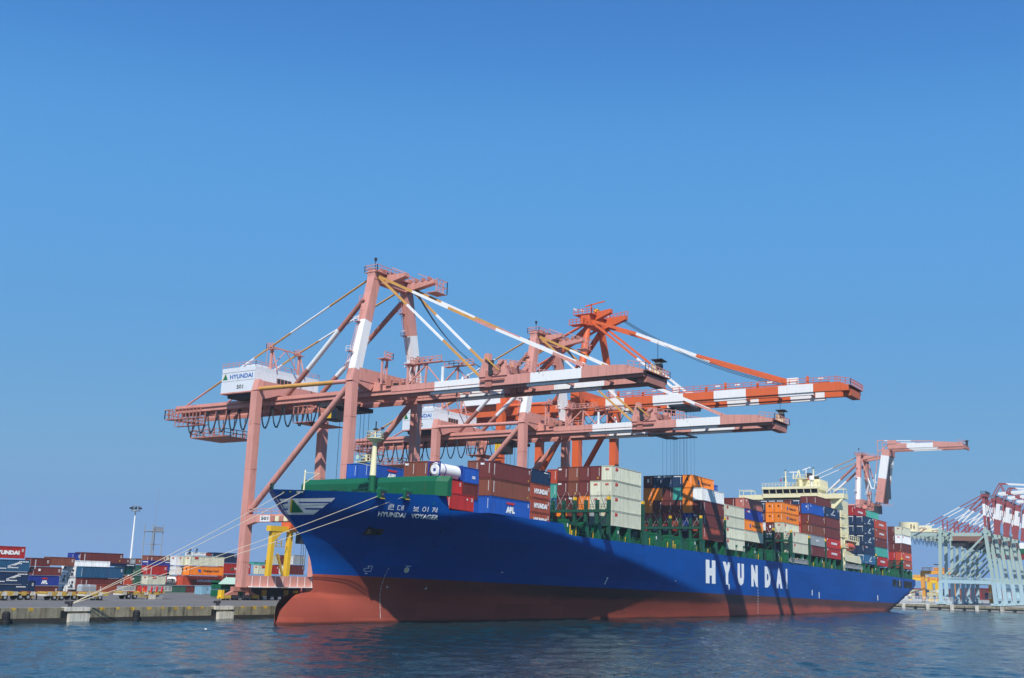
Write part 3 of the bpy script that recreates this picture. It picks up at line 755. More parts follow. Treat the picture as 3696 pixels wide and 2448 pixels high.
fu = MB(); fu.prism([(BX+5,-7.1,40.9),(BX+5,0.9,40.9),(BX+5,0.7,43.5),(BX+5,-6.9,43.6)], (8,0,0)); fuo = fu.build("funnel", CREAM, ship)
f2 = MB(); f2.tube((BX+9,-2.0,43.4),(BX+9,-2.0,46.0),1.1,12); f2.tube((BX+10,-4.0,43.4),(BX+10,-4.0,45.0),1.1,12); f2.build("exhaust_pipe", DARK, fuo)
rm = MB(); rm.box(BX+3,BX+5,-3.3,1.3,43.7,43.9); rm.rail([(BX+3,-3.3,43.9),(BX+3,1.3,43.9)],1.0,1.0,.045)
for y in (-1.2, 0.2): rm.bar((BX+3.4,y,43.8),(BX+3.8,-.5,46.5),.28,.28)
rm.tube((BX+4,-1.0,40.9),(BX+4,-1.0,43.8),.55,10,0,.9); rmo = rm.build("radar_mast", CREAM, ship)
ra = MB(); ra.tube((BX+3.5,1.1,43.8),(BX+3.5,1.1,45.7),.13,8); ra.box(BX+3.35,BX+3.65,-.3,2.4,45.7,46.0); ra.tube((BX+3.5,-3.0,43.8),(BX+3.5,-3.0,46.6),.15,8); ra.bar((BX+3.5,-1.9,46.4),(BX+3.5,-4.2,47.2),.28,.28); ra.tube((BX+3.5,-4.1,47.0),(BX+3.5,-4.1,47.3),.45,10); ra.build("radar_scanner", WHITE, rmo)
for y, h_ in ((3.4,46.2),(-5.7,46.6)):
    s_ = MB(); s_.tube((BX+2.5,y,40.9),(BX+2.5,y,h_),.28,8,0,.18); s_.bar((BX+2.5,y-.8,41.5),(BX+2.5,y,44),.1,.1); s_.bar((BX+2.5,y-1.4,44.4),(BX+2.5,y+1.4,44.4),.06,.06); s_.bar((BX+2.5,y-1,45.6),(BX+2.5,y+1,45.6),.06,.06); s_.box(BX+2.3,BX+2.7,y-.16,y+.16,h_,h_+.4,1); s_.box(BX+2.3,BX+2.6,y+.3,y+.6,43,44,1); so = s_.build("signal_mast", [CREAM, DARK], ship)
    fl = MB(); fl.poly([(BX+2.5,y+1.5,43.9),(BX+2.5,y+1.2,42.9),(BX+2.7,y+2.1,43.1)]); fl.build("flag", LETR, so)
dm_ = MB(); dm_.tube((BX+2,-5.2,43.0),(BX+2,-5.2,43.9),.8,12); dm_.tube((BX+2,-5.2,43.9),(BX+2,-5.2,44.3),.8,12,0,.4); dm_.tube((BX+2,-5.2,40.9),(BX+2,-5.2,43.0),.3,8); dm_.build("satellite_dome", WHITE, ship)
# accommodation tower with boat deck
tw = MB(); tw.box(146.4,149.4,-15.9,-13.0,14.9,33.0); 
for z in (21.8, 24.8, 27.8, 30.8): tw.box(146.2,152.5,-16.2,-13,z,z+.25); tw.rail([(146.2,-16.2,z+.25),(152.5,-16.2,z+.25),(152.5,-13.2,z+.25)],1.1,1.2,.05)
tw.build("side_stair_tower", CREAM, ship)
dv = MB(); dv.box(149.4,163.2,-16.3,-13.0,24.1,24.5); dv.rail([(151.0,-16.3,24.5),(163.2,-16.3,24.5)],1.3,1.9,.06); dv.box(160.8,163.2,-16.3,-13,23.3,24.1)
dv.bar((149.2,-15.5,20.5),(152.0,-15.5,24.1),.4,.5); dv.bar((148.6,-15.8,16),(148.9,-15.8,24.3),.5,.5); dv.bar((149.4,-16,21.2),(154,-16,18.6),.3,.3)
dv.prism([(147.2,-16.25,19.0),(148.4,-16.25,17.9),(164.8,-16.25,17.6),(164.8,-16.25,18.9),(163.6,-16.25,19.9),(156.5,-16.25,19.9),(155.5,-16.25,19.2),(147.2,-16.25,20.2)], (0,1.2,0)); dv.rail([(147.4,-16.25,20.1),(155.5,-16.25,19.3)],1.0,.7,.07); dv.build("boat_deck", CREAM, ship)
lb = MB(); prof = [(0,.35),(.08,.7),(.25,.95),(.5,1.0),(.75,.95),(.92,.7),(1,.3)]; vs = []; n = 14
for t, r_ in prof:
    for j in range(n):
        a = 2*pi*j/n; vs.append((150.3+9.8*t, -15.0+1.5*r_*cos(a), 22.5+ (1.35 if sin(a) > 0 else 1.3)*r_*sin(a)))
lb.add(vs, [(i*n+j,(i+1)*n+j,(i+1)*n+(j+1)%n,i*n+(j+1)%n) for i in range(len(prof)-1) for j in range(n)], 0, True)
lb.add(vs[:n], [tuple(range(n-1,-1,-1))]); lb.add(vs[-n:], [tuple(range(n))])
lb.box(153.5,156.4,-15.7,-14.3,23.6,24.05); lbo = lb.build("lifeboat", LIFEB, ship)
b_ = MB(); b_.box(151.5,159,-16.6,-16.45,22.1,22.35); b_.build("rubbing_strake", paint("dark_orange",(0.3,0.04,0.02),0.5), lbo)
# stowed gangways, grey aluminium
for x0, x1, zc in ((99.5,113.5,15.9),(148.0,166.0,16.5)):
    g = MB()
    for z in (zc-.55, zc+.55): g.bar((x0,-16.2,z),(x1,-16.2,z),.14,.16)
    n = int((x1-x0)/.9)
    for i in range(n+1): g.bar((x0+(x1-x0)*i/n,-16.2,zc-.55),(x0+(x1-x0)*i/n,-16.2,zc+.55),.12,.12)
    g.box(x0,x1,-15.95,-15.5,zc-.5,zc+.3); g.build("gangway", paint("gangway_aluminium",(0.35,0.37,0.38),0.5,0.2), ship)
# stern mooring deck posts
mb = MB(); mb.box(219.5,232,-15.4,15.4,14.97,15.1)
for x in (219,224,229.5): mb.box(x-.3,x+.3,-15.6,-15.0,14.97,18.1)
mb.rail([(219,-15.4,15.1),(231.6,-15.2,15.1),(231.6,12,15.1)],1.1,1.2,.05); mb.build("stern_frame", GREEND, ship)
# ------------------------------------------------------------------ shipping containers
def cpaint(n, rgb): return paint("container_"+n, rgb, 0.5, 0.14, 0.22, 0.22, scale=0.45, rnd=0.14)
CC = {
 'maroon': cpaint('maroon',(0.135,0.030,0.026)), 'brown': cpaint('brown',(0.20,0.062,0.036)), 'rust-red': cpaint('rust_red',(0.30,0.062,0.032)),
 'red': cpaint('red',(0.38,0.022,0.018)), 'orange-red': cpaint('orange_red',(0.46,0.065,0.030)), 'orange': cpaint('orange',(0.78,0.215,0.018)),
 'blue': cpaint('blue',(0.012,0.085,0.40)), 'navy': cpaint('navy',(0.010,0.032,0.085)), 'teal': cpaint('teal',(0.055,0.34,0.28)), 'steel-blue': cpaint('steel_blue',(0.02,0.10,0.21)),
 'cream': cpaint('cream',(0.57,0.58,0.45)), 'white': cpaint('white',(0.74,0.76,0.76)), 'grey': cpaint('grey',(0.30,0.34,0.36)), 'pink': cpaint('faded_pink',(0.40,0.13,0.10)),
 'dark green': cpaint('dark_green',(0.035,0.105,0.075)), 'royal blue': cpaint('royal_blue',(0.018,0.040,0.26)), 'light blue': cpaint('light_blue',(0.24,0.44,0.56)), 'dark red': cpaint('dark_red',(0.20,0.018,0.016)),
}
CMESH = {}
def container_mesh(Lc, H, W=2.44):
    key = (round(Lc,2), round(H,2), W)
    if key in CMESH: return CMESH[key]
    mb = MB(); x0, y0 = Lc/2, W/2; d = 0.045
    def corr(p, q, nrm, n):
        p, q, nrm = Vector(p), Vector(q), Vector(nrm); prof = []
        for i in range(n):
            for t, o in ((0.0,0),(0.3,0),(0.5,1),(0.8,1)): prof.append(p.lerp(q,(i+t)/n) - nrm*(o*d))
        prof.append(q.copy())
        zb, zt = 0.16, H-0.12
        vs = [v+Vector((0,0,zb)) for v in prof]+[v+Vector((0,0,zt)) for v in prof]; m = len(prof)
        f = [(i,i+1,m+i+1,m+i) for i in range(m-1)]
        mb.add(vs, f, 0)
    e = 0.14; i_ = 0.035
    n = max(6, int((Lc-2*e)/0.36))
    corr((-x0+e,-y0+i_,0),(x0-e,-y0+i_,0),(0,-1,0),n)
    corr((x0-e,y0-i_,0),(-x0+e,y0-i_,0),(0,1,0),n)
    corr((-x0+i_,y0-e,0),(-x0+i_,-y0+e,0),(-1,0,0),7)
    corr((x0-i_,-y0+e,0),(x0-i_,y0-e,0),(1,0,0),7)
    mb.add([(-x0+.05,-y0+.05,H-.03),(x0-.05,-y0+.05,H-.03),(x0-.05,y0-.05,H-.03),(-x0+.05,y0-.05,H-.03)],[(0,1,2,3)])
    body = mb.mesh("container_body", [CC['maroon']])
    fr = MB()
    for sx in (-1,1):
        for sy in (-1,1):
            a, b = sorted((sx*x0, sx*(x0-.15))); c, g = sorted((sy*y0, sy*(y0-.15))); fr.box(a,b,c,g,0.02,H)
        a, b = sorted((sx*x0, sx*(x0-.1)))
        fr.box(a-.0,b,-y0+.15,y0-.15,H-.13,H-.005); fr.box(a,b,-y0+.15,y0-.15,0.04,0.2)
    for sy in (-1,1):
        c, g = sorted((sy*y0, sy*(y0-.1))); fr.box(-x0+.15,x0-.15,c,g,H-.12,H-.004); fr.box(-x0+.15,x0-.15,c,g,0.04,0.2)
    frame = fr.mesh("container_frame", [CC['maroon']])
    CMESH[key] = (body, frame); return CMESH[key]
LMESH = {}
def lettering_mesh(style, Lc, H, W=2.44):
    """side faces look to -Y, the forward end looks to -X"""
    key = (style, round(Lc,2), round(H,2))
    if key in LMESH: return LMESH[key]
    mb = MB(); x0, y = Lc/2, -W/2-0.006; xe = -Lc/2-0.006
    mats = [LETW, LETR, LETB, LETK, LETG, LETY]
    def st(s, x, z, h, w=None, mi=0, bold=.05, c=True): put_text(mb, s, (x,y,z),(1,0,0),(0,0,1),h,w,mi,bold,c)
    def en(s, yy, z, h, w=None, mi=0, bold=.05): put_text(mb, s, (xe,-yy,z),(0,-1,0),(0,0,1),h,w,mi,bold,True)
    def sbox(xa, xb, za, zb, mi=0): mb.add([(xa,y,za),(xb,y,za),(xb,y,zb),(xa,y,zb)],[(0,1,2,3)],mi)
    def ebox(ya, yb, za, zb, mi=0): mb.add([(xe,-ya,za),(xe,-yb,za),(xe,-yb,zb),(xe,-ya,zb)],[(0,1,2,3)],mi)
    p = style.split('+')
    for s in p:
        if s == 'num':                          # registration down the end, small marks by the side's end
            for k in range(11): ebox(.72,.82,H-.5-k*.15,H-.5-k*.15+.10)
            for k in range(3): sbox(x0-.75,x0-.35,H-.55-k*.22,H-.55-k*.22+.10)
        elif s == 'vert':
            for k in range(11): sbox(-x0+.8,-x0+1.0,H-.5-k*.17,H-.5-k*.17+.12)
        elif s == 'tex': en('tex',-.62,H-.62,.42,mi=0,bold=.06)
        elif s == 'badge': ebox(.35,.62,.35,.62,5)
        elif s == 'badgelow': sbox(x0-.95,x0-.7,.5,.8,5)
        elif s == 'hyu': st('HYUNDAI',.3,H*.36,H*.30,Lc*.52,0,.06); sbox(-x0+.7,-x0+1.3,H-.75,H-.3)
        elif s == 'hyubig': st('HYUNDAI',-.1,H*.30,H*.36,Lc*.72,0,.07)
        elif s == 'hyulogo':
            st('HYUNDAI',1.0,H*.36,H*.26,Lc*.46,0,.05)
            a = -Lc*.23+.2; mb.add([(a-.6,y,H*.36),(a+.5,y,H*.36),(a,y,H*.64)],[(0,1,2)],4)
        elif s == 'hyuwt':                        # white boxed word
            st('HYUNDAI',.4,H*.38,H*.22,Lc*.40,0,.08); sbox(-x0+.7,-x0+1.4,H-.7,H-.25)
        elif s == 'apl':
            st('APL',.0,H*.16,H*.38,Lc*.22,0,.09); mb.add([(-Lc*.11,y,H*.78),(Lc*.11,y,H*.78),(Lc*.085,y,H*.66),(-Lc*.085,y,H*.66)],[(3,2,1,0)],1)
        elif s == 'apll':
            st('LOGISTICS',.2,H*.26,H*.10,Lc*.30,0,.08); st('APL',-.6,H*.38,H*.10,Lc*.10,0,.08)
            for k in range(3):
                mb.add([(-.6+k*.35,y,H*.50+k*.02),(1.6,y,H*.86-k*.1),(1.65,y,H*.82-k*.1),(-.2+k*.4,y,H*.50)],[(0,3,2,1)],0)
            for k in range(6): sbox(x0-2.3+k*.34,x0-2.05+k*.34,H-.45,H-.25)
            for k in range(2): sbox(x0-2.3+k*.34,x0-2.05+k*.34,H-.8,H-.62)
            for k in range(5): sbox(-x0+.8+k*.34,-x0+1.05+k*.34,.42,.6)
            for k in range(7): ebox(-.95+k*.28,-.72+k*.28,H-.45,H-.24)
        elif s == 'navyend':
            for k in range(7): ebox(-.95+k*.28,-.72+k*.28,H-.45,H-.24)
            for k in range(6): sbox(x0-2.3+k*.34,x0-2.05+k*.34,H-.45,H-.25)
        elif s == 'zim':
            st('ZIM',-x0+1.7,H*.70,.50,1.25,1,.08); sbox(-x0+1.15,-x0+2.3,H*.67,H*.69,1); en('ZIM',0,H*.72,.26,.8,1,.06); ebox(-.4,.4,H*.69,H*.705,1)
        elif s == 'hl':
            st('Hapag-Lloyd',1.4,H*.34,H*.30,Lc*.44,3,.02)
            a = -Lc*.2; mb.add([(a-.5,y,H*.34),(a+.35,y,H*.34),(a+.2,y,H*.66),(a-.65,y,H*.66)],[(0,1,2,3)],2); en('HL',0,H*.55,.5,.6,3,.06)
        elif s == 'nyk': st('NYK',-Lc*.28,H*.68,.5,1.6,0,.07); sbox(-Lc*.42,-Lc*.36,H*.66,H*.86,1)
        elif s == 'una': st('UNIT',-.2,H*.40,H*.22,Lc*.24,0,.05)
        elif s == 'square': ebox(-.2,.25,H*.45,H*.72)
        elif s == 'sqside': sbox(-x0+.8,-x0+1.3,H-.85,H-.4); ebox(.15,.4,H*.6,H*.75)
        elif s == 'cn': st('CN',-.3,H*.3,.5,None,0,.08)
        elif s == 'greenmark':
            for r_ in range(4):
                for k in range(4): ebox(-.9+k*.48,-.6+k*.48,H*.35+r_*.4,H*.35+r_*.4+.2)
        elif s == 'ends':
            for k in range(5): ebox(-.8+k*.34,-.55+k*.34,H*.62,H*.70)
            for k in range(4): ebox(-.6+k*.34,-.35+k*.34,H*.5,H*.57)
        elif s == 'dot': mb.add([(1.2+.16*cos(a*pi/5),y,H*.72+.16*sin(a*pi/5)) for a in range(10)],[tuple(range(10))],0)
        elif s == 'code': st('MSKU',-x0+.9,H*.74,.35,None,0,.06)
    LMESH[key] = mb.mesh("lettering", mats) if mb.v else None
    return LMESH[key]
N_BOX = 0
def container(loc, colour, Lc, H, label, group, style='', reefer=False, ship_tilt=True, rz=0.0, W=2.44):
    """a container whose forward end is at loc (centre of its bottom edge)"""
    body, frame = container_mesh(Lc, H, W); m = CC[colour]
    o = bpy.data.objects.new("shipping_container", body)
    if ship_tilt: o.location = S(loc[0]+Lc/2, loc[1], loc[2]); o.rotation_euler = (0, TRIM, 0)
    else: o.location = (loc[0]+Lc/2, loc[1], loc[2]); o.rotation_euler = (0, 0, rz)
    link(o); tag(o, label, "container", group)
    f = bpy.data.objects.new("frame", frame); link(f, o)
    for q in (o, f): q.material_slots[0].link = 'OBJECT'; q.material_slots[0].material = m
    lm = lettering_mesh(style, Lc, H, W) if style else None
    if lm: link(bpy.data.objects.new("lettering", lm), o)
    if reefer:
        key = ('reef', round(H,2))
        if key not in LMESH:
            r = MB(); r.box(-.09,0,-1.05,1.05,.35,H-.25); r.box(-.11,-.09,-.75,.15,.55,1.05,1); r.box(-.11,-.09,-.85,-.15,1.2,1.75,1); r.box(-.12,-.09,.3,.6,1.1,1.7,2)
            for k in range(4): r.box(-.11,-.09,-.9,.9,.40+.05*k,.42+.05*k,1)
            LMESH[key] = r.mesh("refrigeration_unit", [CC['white'], DARK, STEEL])
        u = bpy.data.objects.new("refrigeration_unit", LMESH[key]); u.location = (-Lc/2, 0, 0); link(u, o)
    return o

ROW = lambda r: -16.0+1.22+2.5*r           # centre of stack r, counted from the near side
TIERW = {0:'top',1:'second down',2:'third down',3:'fourth down',4:'fifth down',5:'sixth down'}
ROWW = ['outermost stack','second stack inboard','third stack inboard','fourth stack inboard','fifth stack inboard','sixth stack inboard','seventh stack inboard','eighth stack inboard','ninth stack inboard','tenth stack inboard']
STYW = {'tex':'with white letters','hyu':'with white name','hyubig':'with big white name','hyuwt':'with white name','apl':'with white letters and red bar','apll':'with white sail emblem','navyend':'with white dashes','zim':'with red letters','hl':'with dark name','nyk':'with white letters','square':'with white square','una':'with white word'}
def stack(bay, X, r, top, boxes, Lc=12.19, rowi=None, H=None):
    """boxes from the top down: 'colour' or 'colour/style' (one more '/h' gives the height)"""
    z = top
    for i, b in enumerate(boxes):
        q = b.split('/'); col = q[0]; sty = q[1] if len(q) > 1 else ''
        h = float(q[2]) if len(q) > 2 else (H or 2.896)
        z -= h
        if col == '-': continue
        w = ''
        for s in sty.split('+'):
            if s in STYW: w = ' '+STYW[s]; break
        lab = f"{col} container{w}, {TIERW[i]} of {ROWW[rowi if rowi is not None else r]}, {bay}"
        if len(lab.split()) > 16: lab = f"{col} container, {TIERW[i]} of {ROWW[rowi if rowi is not None else r]}, {bay}"
        if len(lab.split()) > 16: lab = lab.replace(' container', ' box').replace(' inboard','')
        container((X, ROW(r), z), col, Lc, h-0.035, lab, "containers aboard the ship", (sty+'+num') if sty else 'num')
# bay behind the breakwater
A = "bay behind breakwater"
stack(A, -48, 1, 19.5, ['red/dot/2.6'], 6.06, 0)
stack(A, -48, 2, 22.05, ['red//2.6','blue//2.6'], 6.06, 1)
for r, ri in ((3,2),(4,3)): stack(A, -48, r, 24.65, ['brown/tex/2.6' if r == 4 else 'brown//2.6','maroon//2.6','maroon//2.6'], 6.06, ri)
stack(A, -41.6, 2, 24.4, ['blue/cn/2.6','maroon//2.6','blue//2.6'], 6.06, 1, )
for r, ri in ((8,7),(9,8)): stack(A, -48, r, 24.75, ['blue/apl/2.6','maroon//2.6','blue//2.6'], 12.19, ri)
# tank container
tk = thing("tank_container", S(-45, ROW(2), 21.9), "white tank container in blue frame above the green breakwater", "tank container", "containers aboard the ship")
tk.rotation_euler = (0, TRIM, 0)
m_ = MB()
for x in (-3.0, 3.0):
    for y in (-1.15, 1.15): m_.box(x-.08,x+.08,y-.08,y+.08,0,2.55)
    for z in (.06, 2.5): m_.box(x-.08,x+.08,-1.15,1.15,z-.06,z+.06)
    for y in (-1, 1):
        m_.bar((x,y*1.15,1.9),(x,y*.6,2.5),.12,.12); m_.bar((x,y*1.15,.6),(x,y*.6,.06),.12,.12)
for y in (-1.15,1.15): m_.box(-3,3,y-.07,y+.07,0,.14)
m_.tube((-1.5,0,1.3),(-1.3,0,1.3),1.19,20); m_.box(-2.93,-2.91,-.25,.25,1.05,1.5)
m_.build("frame", CC['royal blue'], tk, origin=(0,0,0))
m_ = MB(); m_.tube((-2.6,0,1.3),(2.6,0,1.3),1.16,24)
m_.tube((-2.9,0,1.3),(-2.6,0,1.3),.75,24,0,1.16); m_.tube((2.6,0,1.3),(2.95,0,1.3),1.16,24,0,.7); m_.build("tank", WHITE, tk, origin=(0,0,0))
B_ = "bay above bow shoulder"
stack(B_, -37.4, 1, 25.8, ['maroon/tex+vert+badgelow','brown/vert+badgelow','blue/apl'], 12.19, 0)
stack(B_, -37.4, 2, 25.95, ['brown/badge','blue/badge','blue/badge'], 12.19, 1)
stack("short bay behind bow shoulder", -24.7, 1, 25.95, ['navy/navyend/2.5','rust-red/hyubig/2.5','rust-red/hyubig/2.5','rust-red/hyubig/2.5'], 6.06, 0)
D_ = "bay amidships ahead of gap"
stack(D_, 0, 0, 29.36, ['cream/zim']*4, 12.19)
stack(D_, 0, 1, 29.36, ['maroon/badge','cream/zim','cream/zim','grey/'], 12.19)
stack(D_, 0, 2, 29.36, ['maroon/','maroon/','orange/','maroon/'], 12.19)
stack(D_, 0, 3, 29.36, ['brown/','brown/badge','maroon/tex','maroon/'], 12.19)
stack(D_, 0, 4, 29.36, ['maroon/tex','maroon/tex','maroon/','orange/'], 12.19)
stack(D_, 0, 5, 29.0, ['orange-red/','teal/','steel-blue/','maroon/'], 12.19)
H_ = "orange-topped bay amidships"
stack(H_, 42.8, 0, 29.4, ['white/','maroon/vert','maroon/tex+vert','rust-red/vert'], 12.19)
stack(H_, 42.8, 1, 32.4, ['orange/hl','orange/','orange/','royal blue/','navy/'], 12.19)
stack(H_, 42.8, 2, 32.4, ['navy/navyend','teal/','maroon/badge','rust-red/','dark red/'], 12.19)
stack(H_, 42.8, 3, 32.4, ['navy/navyend','maroon/','maroon/badge','red/','navy/'], 12.19)
stack(H_, 42.8, 4, 32.4, ['navy/navyend','orange/','maroon/badge','brown/','navy/'], 12.19)
stack(H_, 42.8, 5, 32.4, ['maroon/square','orange/','orange/','rust-red/','maroon/'], 12.19)
stack("bay behind orange-topped bay", 55.4, 0, 26.85, ['cream/zim']*4, 12.19, H=2.62)
stack("bay behind orange-topped bay", 57.2, 2, 32.0, ['blue/'], 6.06, 2)
stack("bay behind orange-topped bay", 57.2, 2, 29.1, ['maroon/']*4, 6.06, 3)
E2 = "pink-topped bay"
stack(E2, 68, 0, 29.5, ['pink/sqside','royal blue/nyk','orange/hl','cream/'], 12.1, H=2.62)
stack(E2, 68, 1, 29.5, ['maroon/','maroon/','cream/','cream/'], 12.1, H=2.62)
stack(E2, 68, 2, 29.5, ['maroon/','brown/','maroon/','cream/'], 12.1, H=2.62)
F1 = "bay with two orange columns"
stack(F1, 102.0, 0, 23.65, ['cream/zim','cream/zim'], 12.6, H=2.87)
stack(F1, 102.0, 1, 31.45, ['orange/hl','orange/hl','cream/zim','maroon/','navy/'], 12.6, H=2.72)
stack(F1, 102.0, 2, 31.45, ['orange/hl','orange/hl','maroon/square','navy/navyend','maroon/'], 12.6, H=2.72)
stack(F1, 102.0, 3, 31.45, ['navy/navyend','maroon/','white/','cream/zim','maroon/'], 12.6, H=2.72)
stack(F1, 102.0, 4, 23.3, ['cream/zim','maroon/'], 12.6, H=2.72)
F2 = "bay with lone grey box"
stack(F2, 116.8, 0, 32.5, ['blue/sqside','maroon/badge','brown/vert','grey/una','maroon/vert'], 12.7, H=2.92)
stack(F2, 116.8, 1, 32.2, ['maroon/','orange-red/','red/','brown/','maroon/'], 12.7, H=2.88)
stack(F2, 116.8, 2, 32.2, ['orange-red/','maroon/','orange-red/','brown/','maroon/'], 12.7, H=2.88)
F3 = "bay just ahead of bridge"
stack(F3, 131.0, 0, 32.85, ['navy/apll','maroon/','maroon/','red/hyuwt','red/hyuwt'], 13.72, H=2.98)
stack(F3, 131.0, 1, 35.9, ['maroon/','maroon/','navy/','maroon/','blue/','maroon/'], 13.72, H=2.98)
stack(F3, 131.0, 2, 35.9, ['maroon/badge','maroon/','navy/','maroon/','blue/','maroon/'], 13.72, H=2.98)
for r, c in ((3,'navy/navyend'),(4,'maroon/'),(5,'navy/navyend'),(6,'navy/navyend'),(7,'navy/navyend')):
    stack(F3, 131.0, r, 34.9, [c,'maroon/','navy/'], 13.72, H=2.9)
G1 = "bay just behind lifeboat"
stack(G1, 169.9, 0, 33.2, ['navy/apll','navy/apll','navy/apll','navy/nyk','steel-blue/apll'], 12.3, H=3.04)
stack(G1, 168.2, 1, 36.2, ['red/hyuwt','navy/navyend','navy/navyend','navy/navyend','navy/','navy/navyend'], 13.9, H=3.03)
stack(G1, 168.2, 2, 36.2, ['red/','teal/','navy/navyend','navy/navyend','navy/','navy/'], 13.9, H=3.03)
stack(G1, 168.2, 3, 36.2, ['red/','maroon/'], 13.9, H=3.03)
G2 = "second bay behind lifeboat"
stack(G2, 183.4, 0, 33.2, ['orange-red/hyuwt','rust-red/hyuwt','maroon/sqside','teal/vert','red/hyuwt'], 14.4, H=3.04)
stack(G2, 183.4, 1, 36.2, ['teal/vert','maroon/','maroon/'], 14.2, H=3.04)
G3 = "last bay at stern"
stack(G3, 217.6, 0, 33.15, ['cream/zim','white/zim','maroon/badge','orange-red/hyuwt','rust-red/hyuwt'], 13.0, H=2.99)
stack(G3, 217.6, 1, 33.15, ['maroon/','maroon/','maroon/','red/','maroon/'], 13.0, H=2.99)

# ------------------------------------------------------------------ the yard behind the quay
YARD = "containers stacked in the yard"
def yard(x0, x1, yt, yb, Yp, colour, label, style='num', reefer=False, W=2.44):
    """side face between survey columns x0..x1 and rows yt..yb of the left-hand strip, standing at depth Yp"""
    a = at(*c1(x0, yb), 'y', Yp); b = at(*c1(x1, yb), 'y', Yp); t = at(*c1((x0+x1)/2, yt), 'y', Yp); bb = at(*c1((x0+x1)/2, yb), 'y', Yp)
    z0 = bb.z
    return container((a.x, Yp+W/2, z0), colour, b.x-a.x, t.z-z0-.02, label, YARD, style, reefer, False, 0, W)
Y1, Y2, Y3, Y4 = 80, 90, 95, 104
# left block
yard(-120,231,577,693,Y1,'red','bright red container with white name topping the far left stack','hyubig+num')
yard(-60,275,705,815,Y1,'steel-blue','lighter blue container with sail emblem under the red one, far left','apll')
yard(-75,262,823,938,Y1,'navy','dark navy container with sail emblem, third down in far left stack','apll')
yard(-90,247,943,1040,Y1,'navy','navy container at the bottom of the far left stack','navyend')
# behind it
yard(293,470,690,772,Y2,'maroon','upper maroon container just right of the far left stack','num+vert')
yard(470,700,682,765,Y2+3,'brown','brown container left of the stack topped by blue and maroon ends','num')
yard(322,575,775,856,Y2,'maroon','maroon container above the blue box with white letters in the yard','num+sqside')
yard(275,552,857,952,Y2,'royal blue','blue container with white letters and red bar in the yard','apl')
yard(320,545,957,1040,Y2,'maroon','maroon container under the blue lettered box in the yard','num')
yard(258,322,905,1030,Y2-3,'navy','short dark navy container on the ground beside the far left stack','num')
# white reefers and neighbours
for k, (yt, yb, w) in enumerate(((716,822,'top'),(826,934,'middle'),(938,1040,'bottom'))):
    yard(640-k*17,1030-k*14,yt,yb,Y3,'white',f'{w} one of three white refrigerated boxes in the leftmost white column','num', True)
for k, (yt, yb, w) in enumerate(((773,880,'upper'),(884,990,'lower'))):
    yard(705-k*8,1090-k*6,yt,yb,Y3-2.6,'white',f'{w} white refrigerated box beside the long blue yard container','num', True)
yard(778,1160,774,881,Y3-5.2,'steel-blue','long plain blue container beside the white refrigerated boxes','num')
yard(772,1155,885,985,Y3-5.2,'maroon','maroon container under the long plain blue one','num+vert')
yard(760,1156,642,740,Y3+6,'maroon','dark maroon container topping the stack behind the white boxes','num+tex+vert+badgelow')
yard(692,760,642,740,Y3+6.5,'royal blue','blue container end left of the topmost dark maroon container','num')
yard(1030,1275,742,772,Y3+5,'navy','navy container mostly hidden between white and teal boxes','navyend')
yard(905,1322,943,1050,Y3-10,'rust-red','long rust-red container on the ground behind the flatbed trailer','num+vert')
# middle block
yard(1398,1562,668,750,Y4,'brown','brown container atop the middle yard block, left of cream boxes','num+vert')
yard(1590,1652,672,760,Y4+3,'brown','short brown container end left of the white-ended boxes','num')
yard(1562,1592,672,715,Y4+3,'cream','narrow cream container end between two brown ones','num')
yard(1395,1625,716,805,Y4-1,'royal blue','royal blue container over the red one in the middle yard block','num+navyend')
yard(1540,1620,808,860,Y4+1,'royal blue','blue container end above the white tank','num')
yard(1135,1192,757,850,Y4-2,'cream','cream container end left of the teal one','num')
yard(1195,1262,757,852,Y4-3,'teal','teal container end between cream and green ones','')
yard(1270,1328,757,852,Y4-4,'dark green','dark green container with rows of white marks','greenmark')
yard(1270,1322,856,940,Y4-4,'dark green','dark green container under the marked green one','ends')
yard(1175,1250,857,942,Y4-3,'orange-red','orange-red container end under the teal one','num')
yard(1392,1572,760,850,Y4-5,'red','red container with white marks above the cream short one','num+ends+vert')
yard(1392,1558,857,943,Y4-6,'cream','short cream container with red letters left of the tank','zim+ends')
yard(1402,1552,955,1040,Y4-6,'orange','orange container on the ground behind the flatbed trailer','hl')
yard(1568,1745,953,1045,Y4-8,'dark green','dark green short container with white letters on the ground','code')
yard(1750,1900,955,1045,Y4-8,'maroon','maroon container between the green one and the pale blue shed','num')
# tall stack with cream, orange and red boxes
yard(1655,1718,672,760,Y4-3,'white','white container end left of the top cream boxes','zim',W=2.2)
yard(1722,1788,672,762,Y4-4,'cream','cream container end beside the long top cream one','zim',W=2.2)
yard(1795,2110,676,765,Y4-6,'cream','long cream container with red letters topping the orange one','zim')
yard(1650,1712,766,850,Y4-3,'white','white container end left of the orange named box','ends',W=2.2)
yard(1785,2105,768,858,Y4-6,'orange','long orange container with dark name in the yard','hl')
yard(1725,1783,768,858,Y4-3,'orange','orange container end left of the long orange named box','',W=2.2)
yard(1720,2095,862,950,Y4-7,'orange-red','long orange-red container with white name under the orange one','hyulogo')
yard(1640,1672,866,945,Y4-3,'orange','thin orange container end beside the white tank','',W=2.2)
yard(2015,2232,642,682,Y4+4,'navy','small navy container on the skyline left of the crane leg','num')
for k, (a, b, c) in enumerate(((1818,1868,'left'),(1880,1940,'right'))): yard(a,b,638,670,Y4+5,'white',f'{c} one of two small white boxes on the yard skyline','', True, 3)
yard(1948,2012,642,672,Y4+5,'rust-red','small rust-red container beside the two white skyline boxes','num')
yard(2112,2340,684,740,Y4,'navy','navy container passing behind the pink crane leg','num')
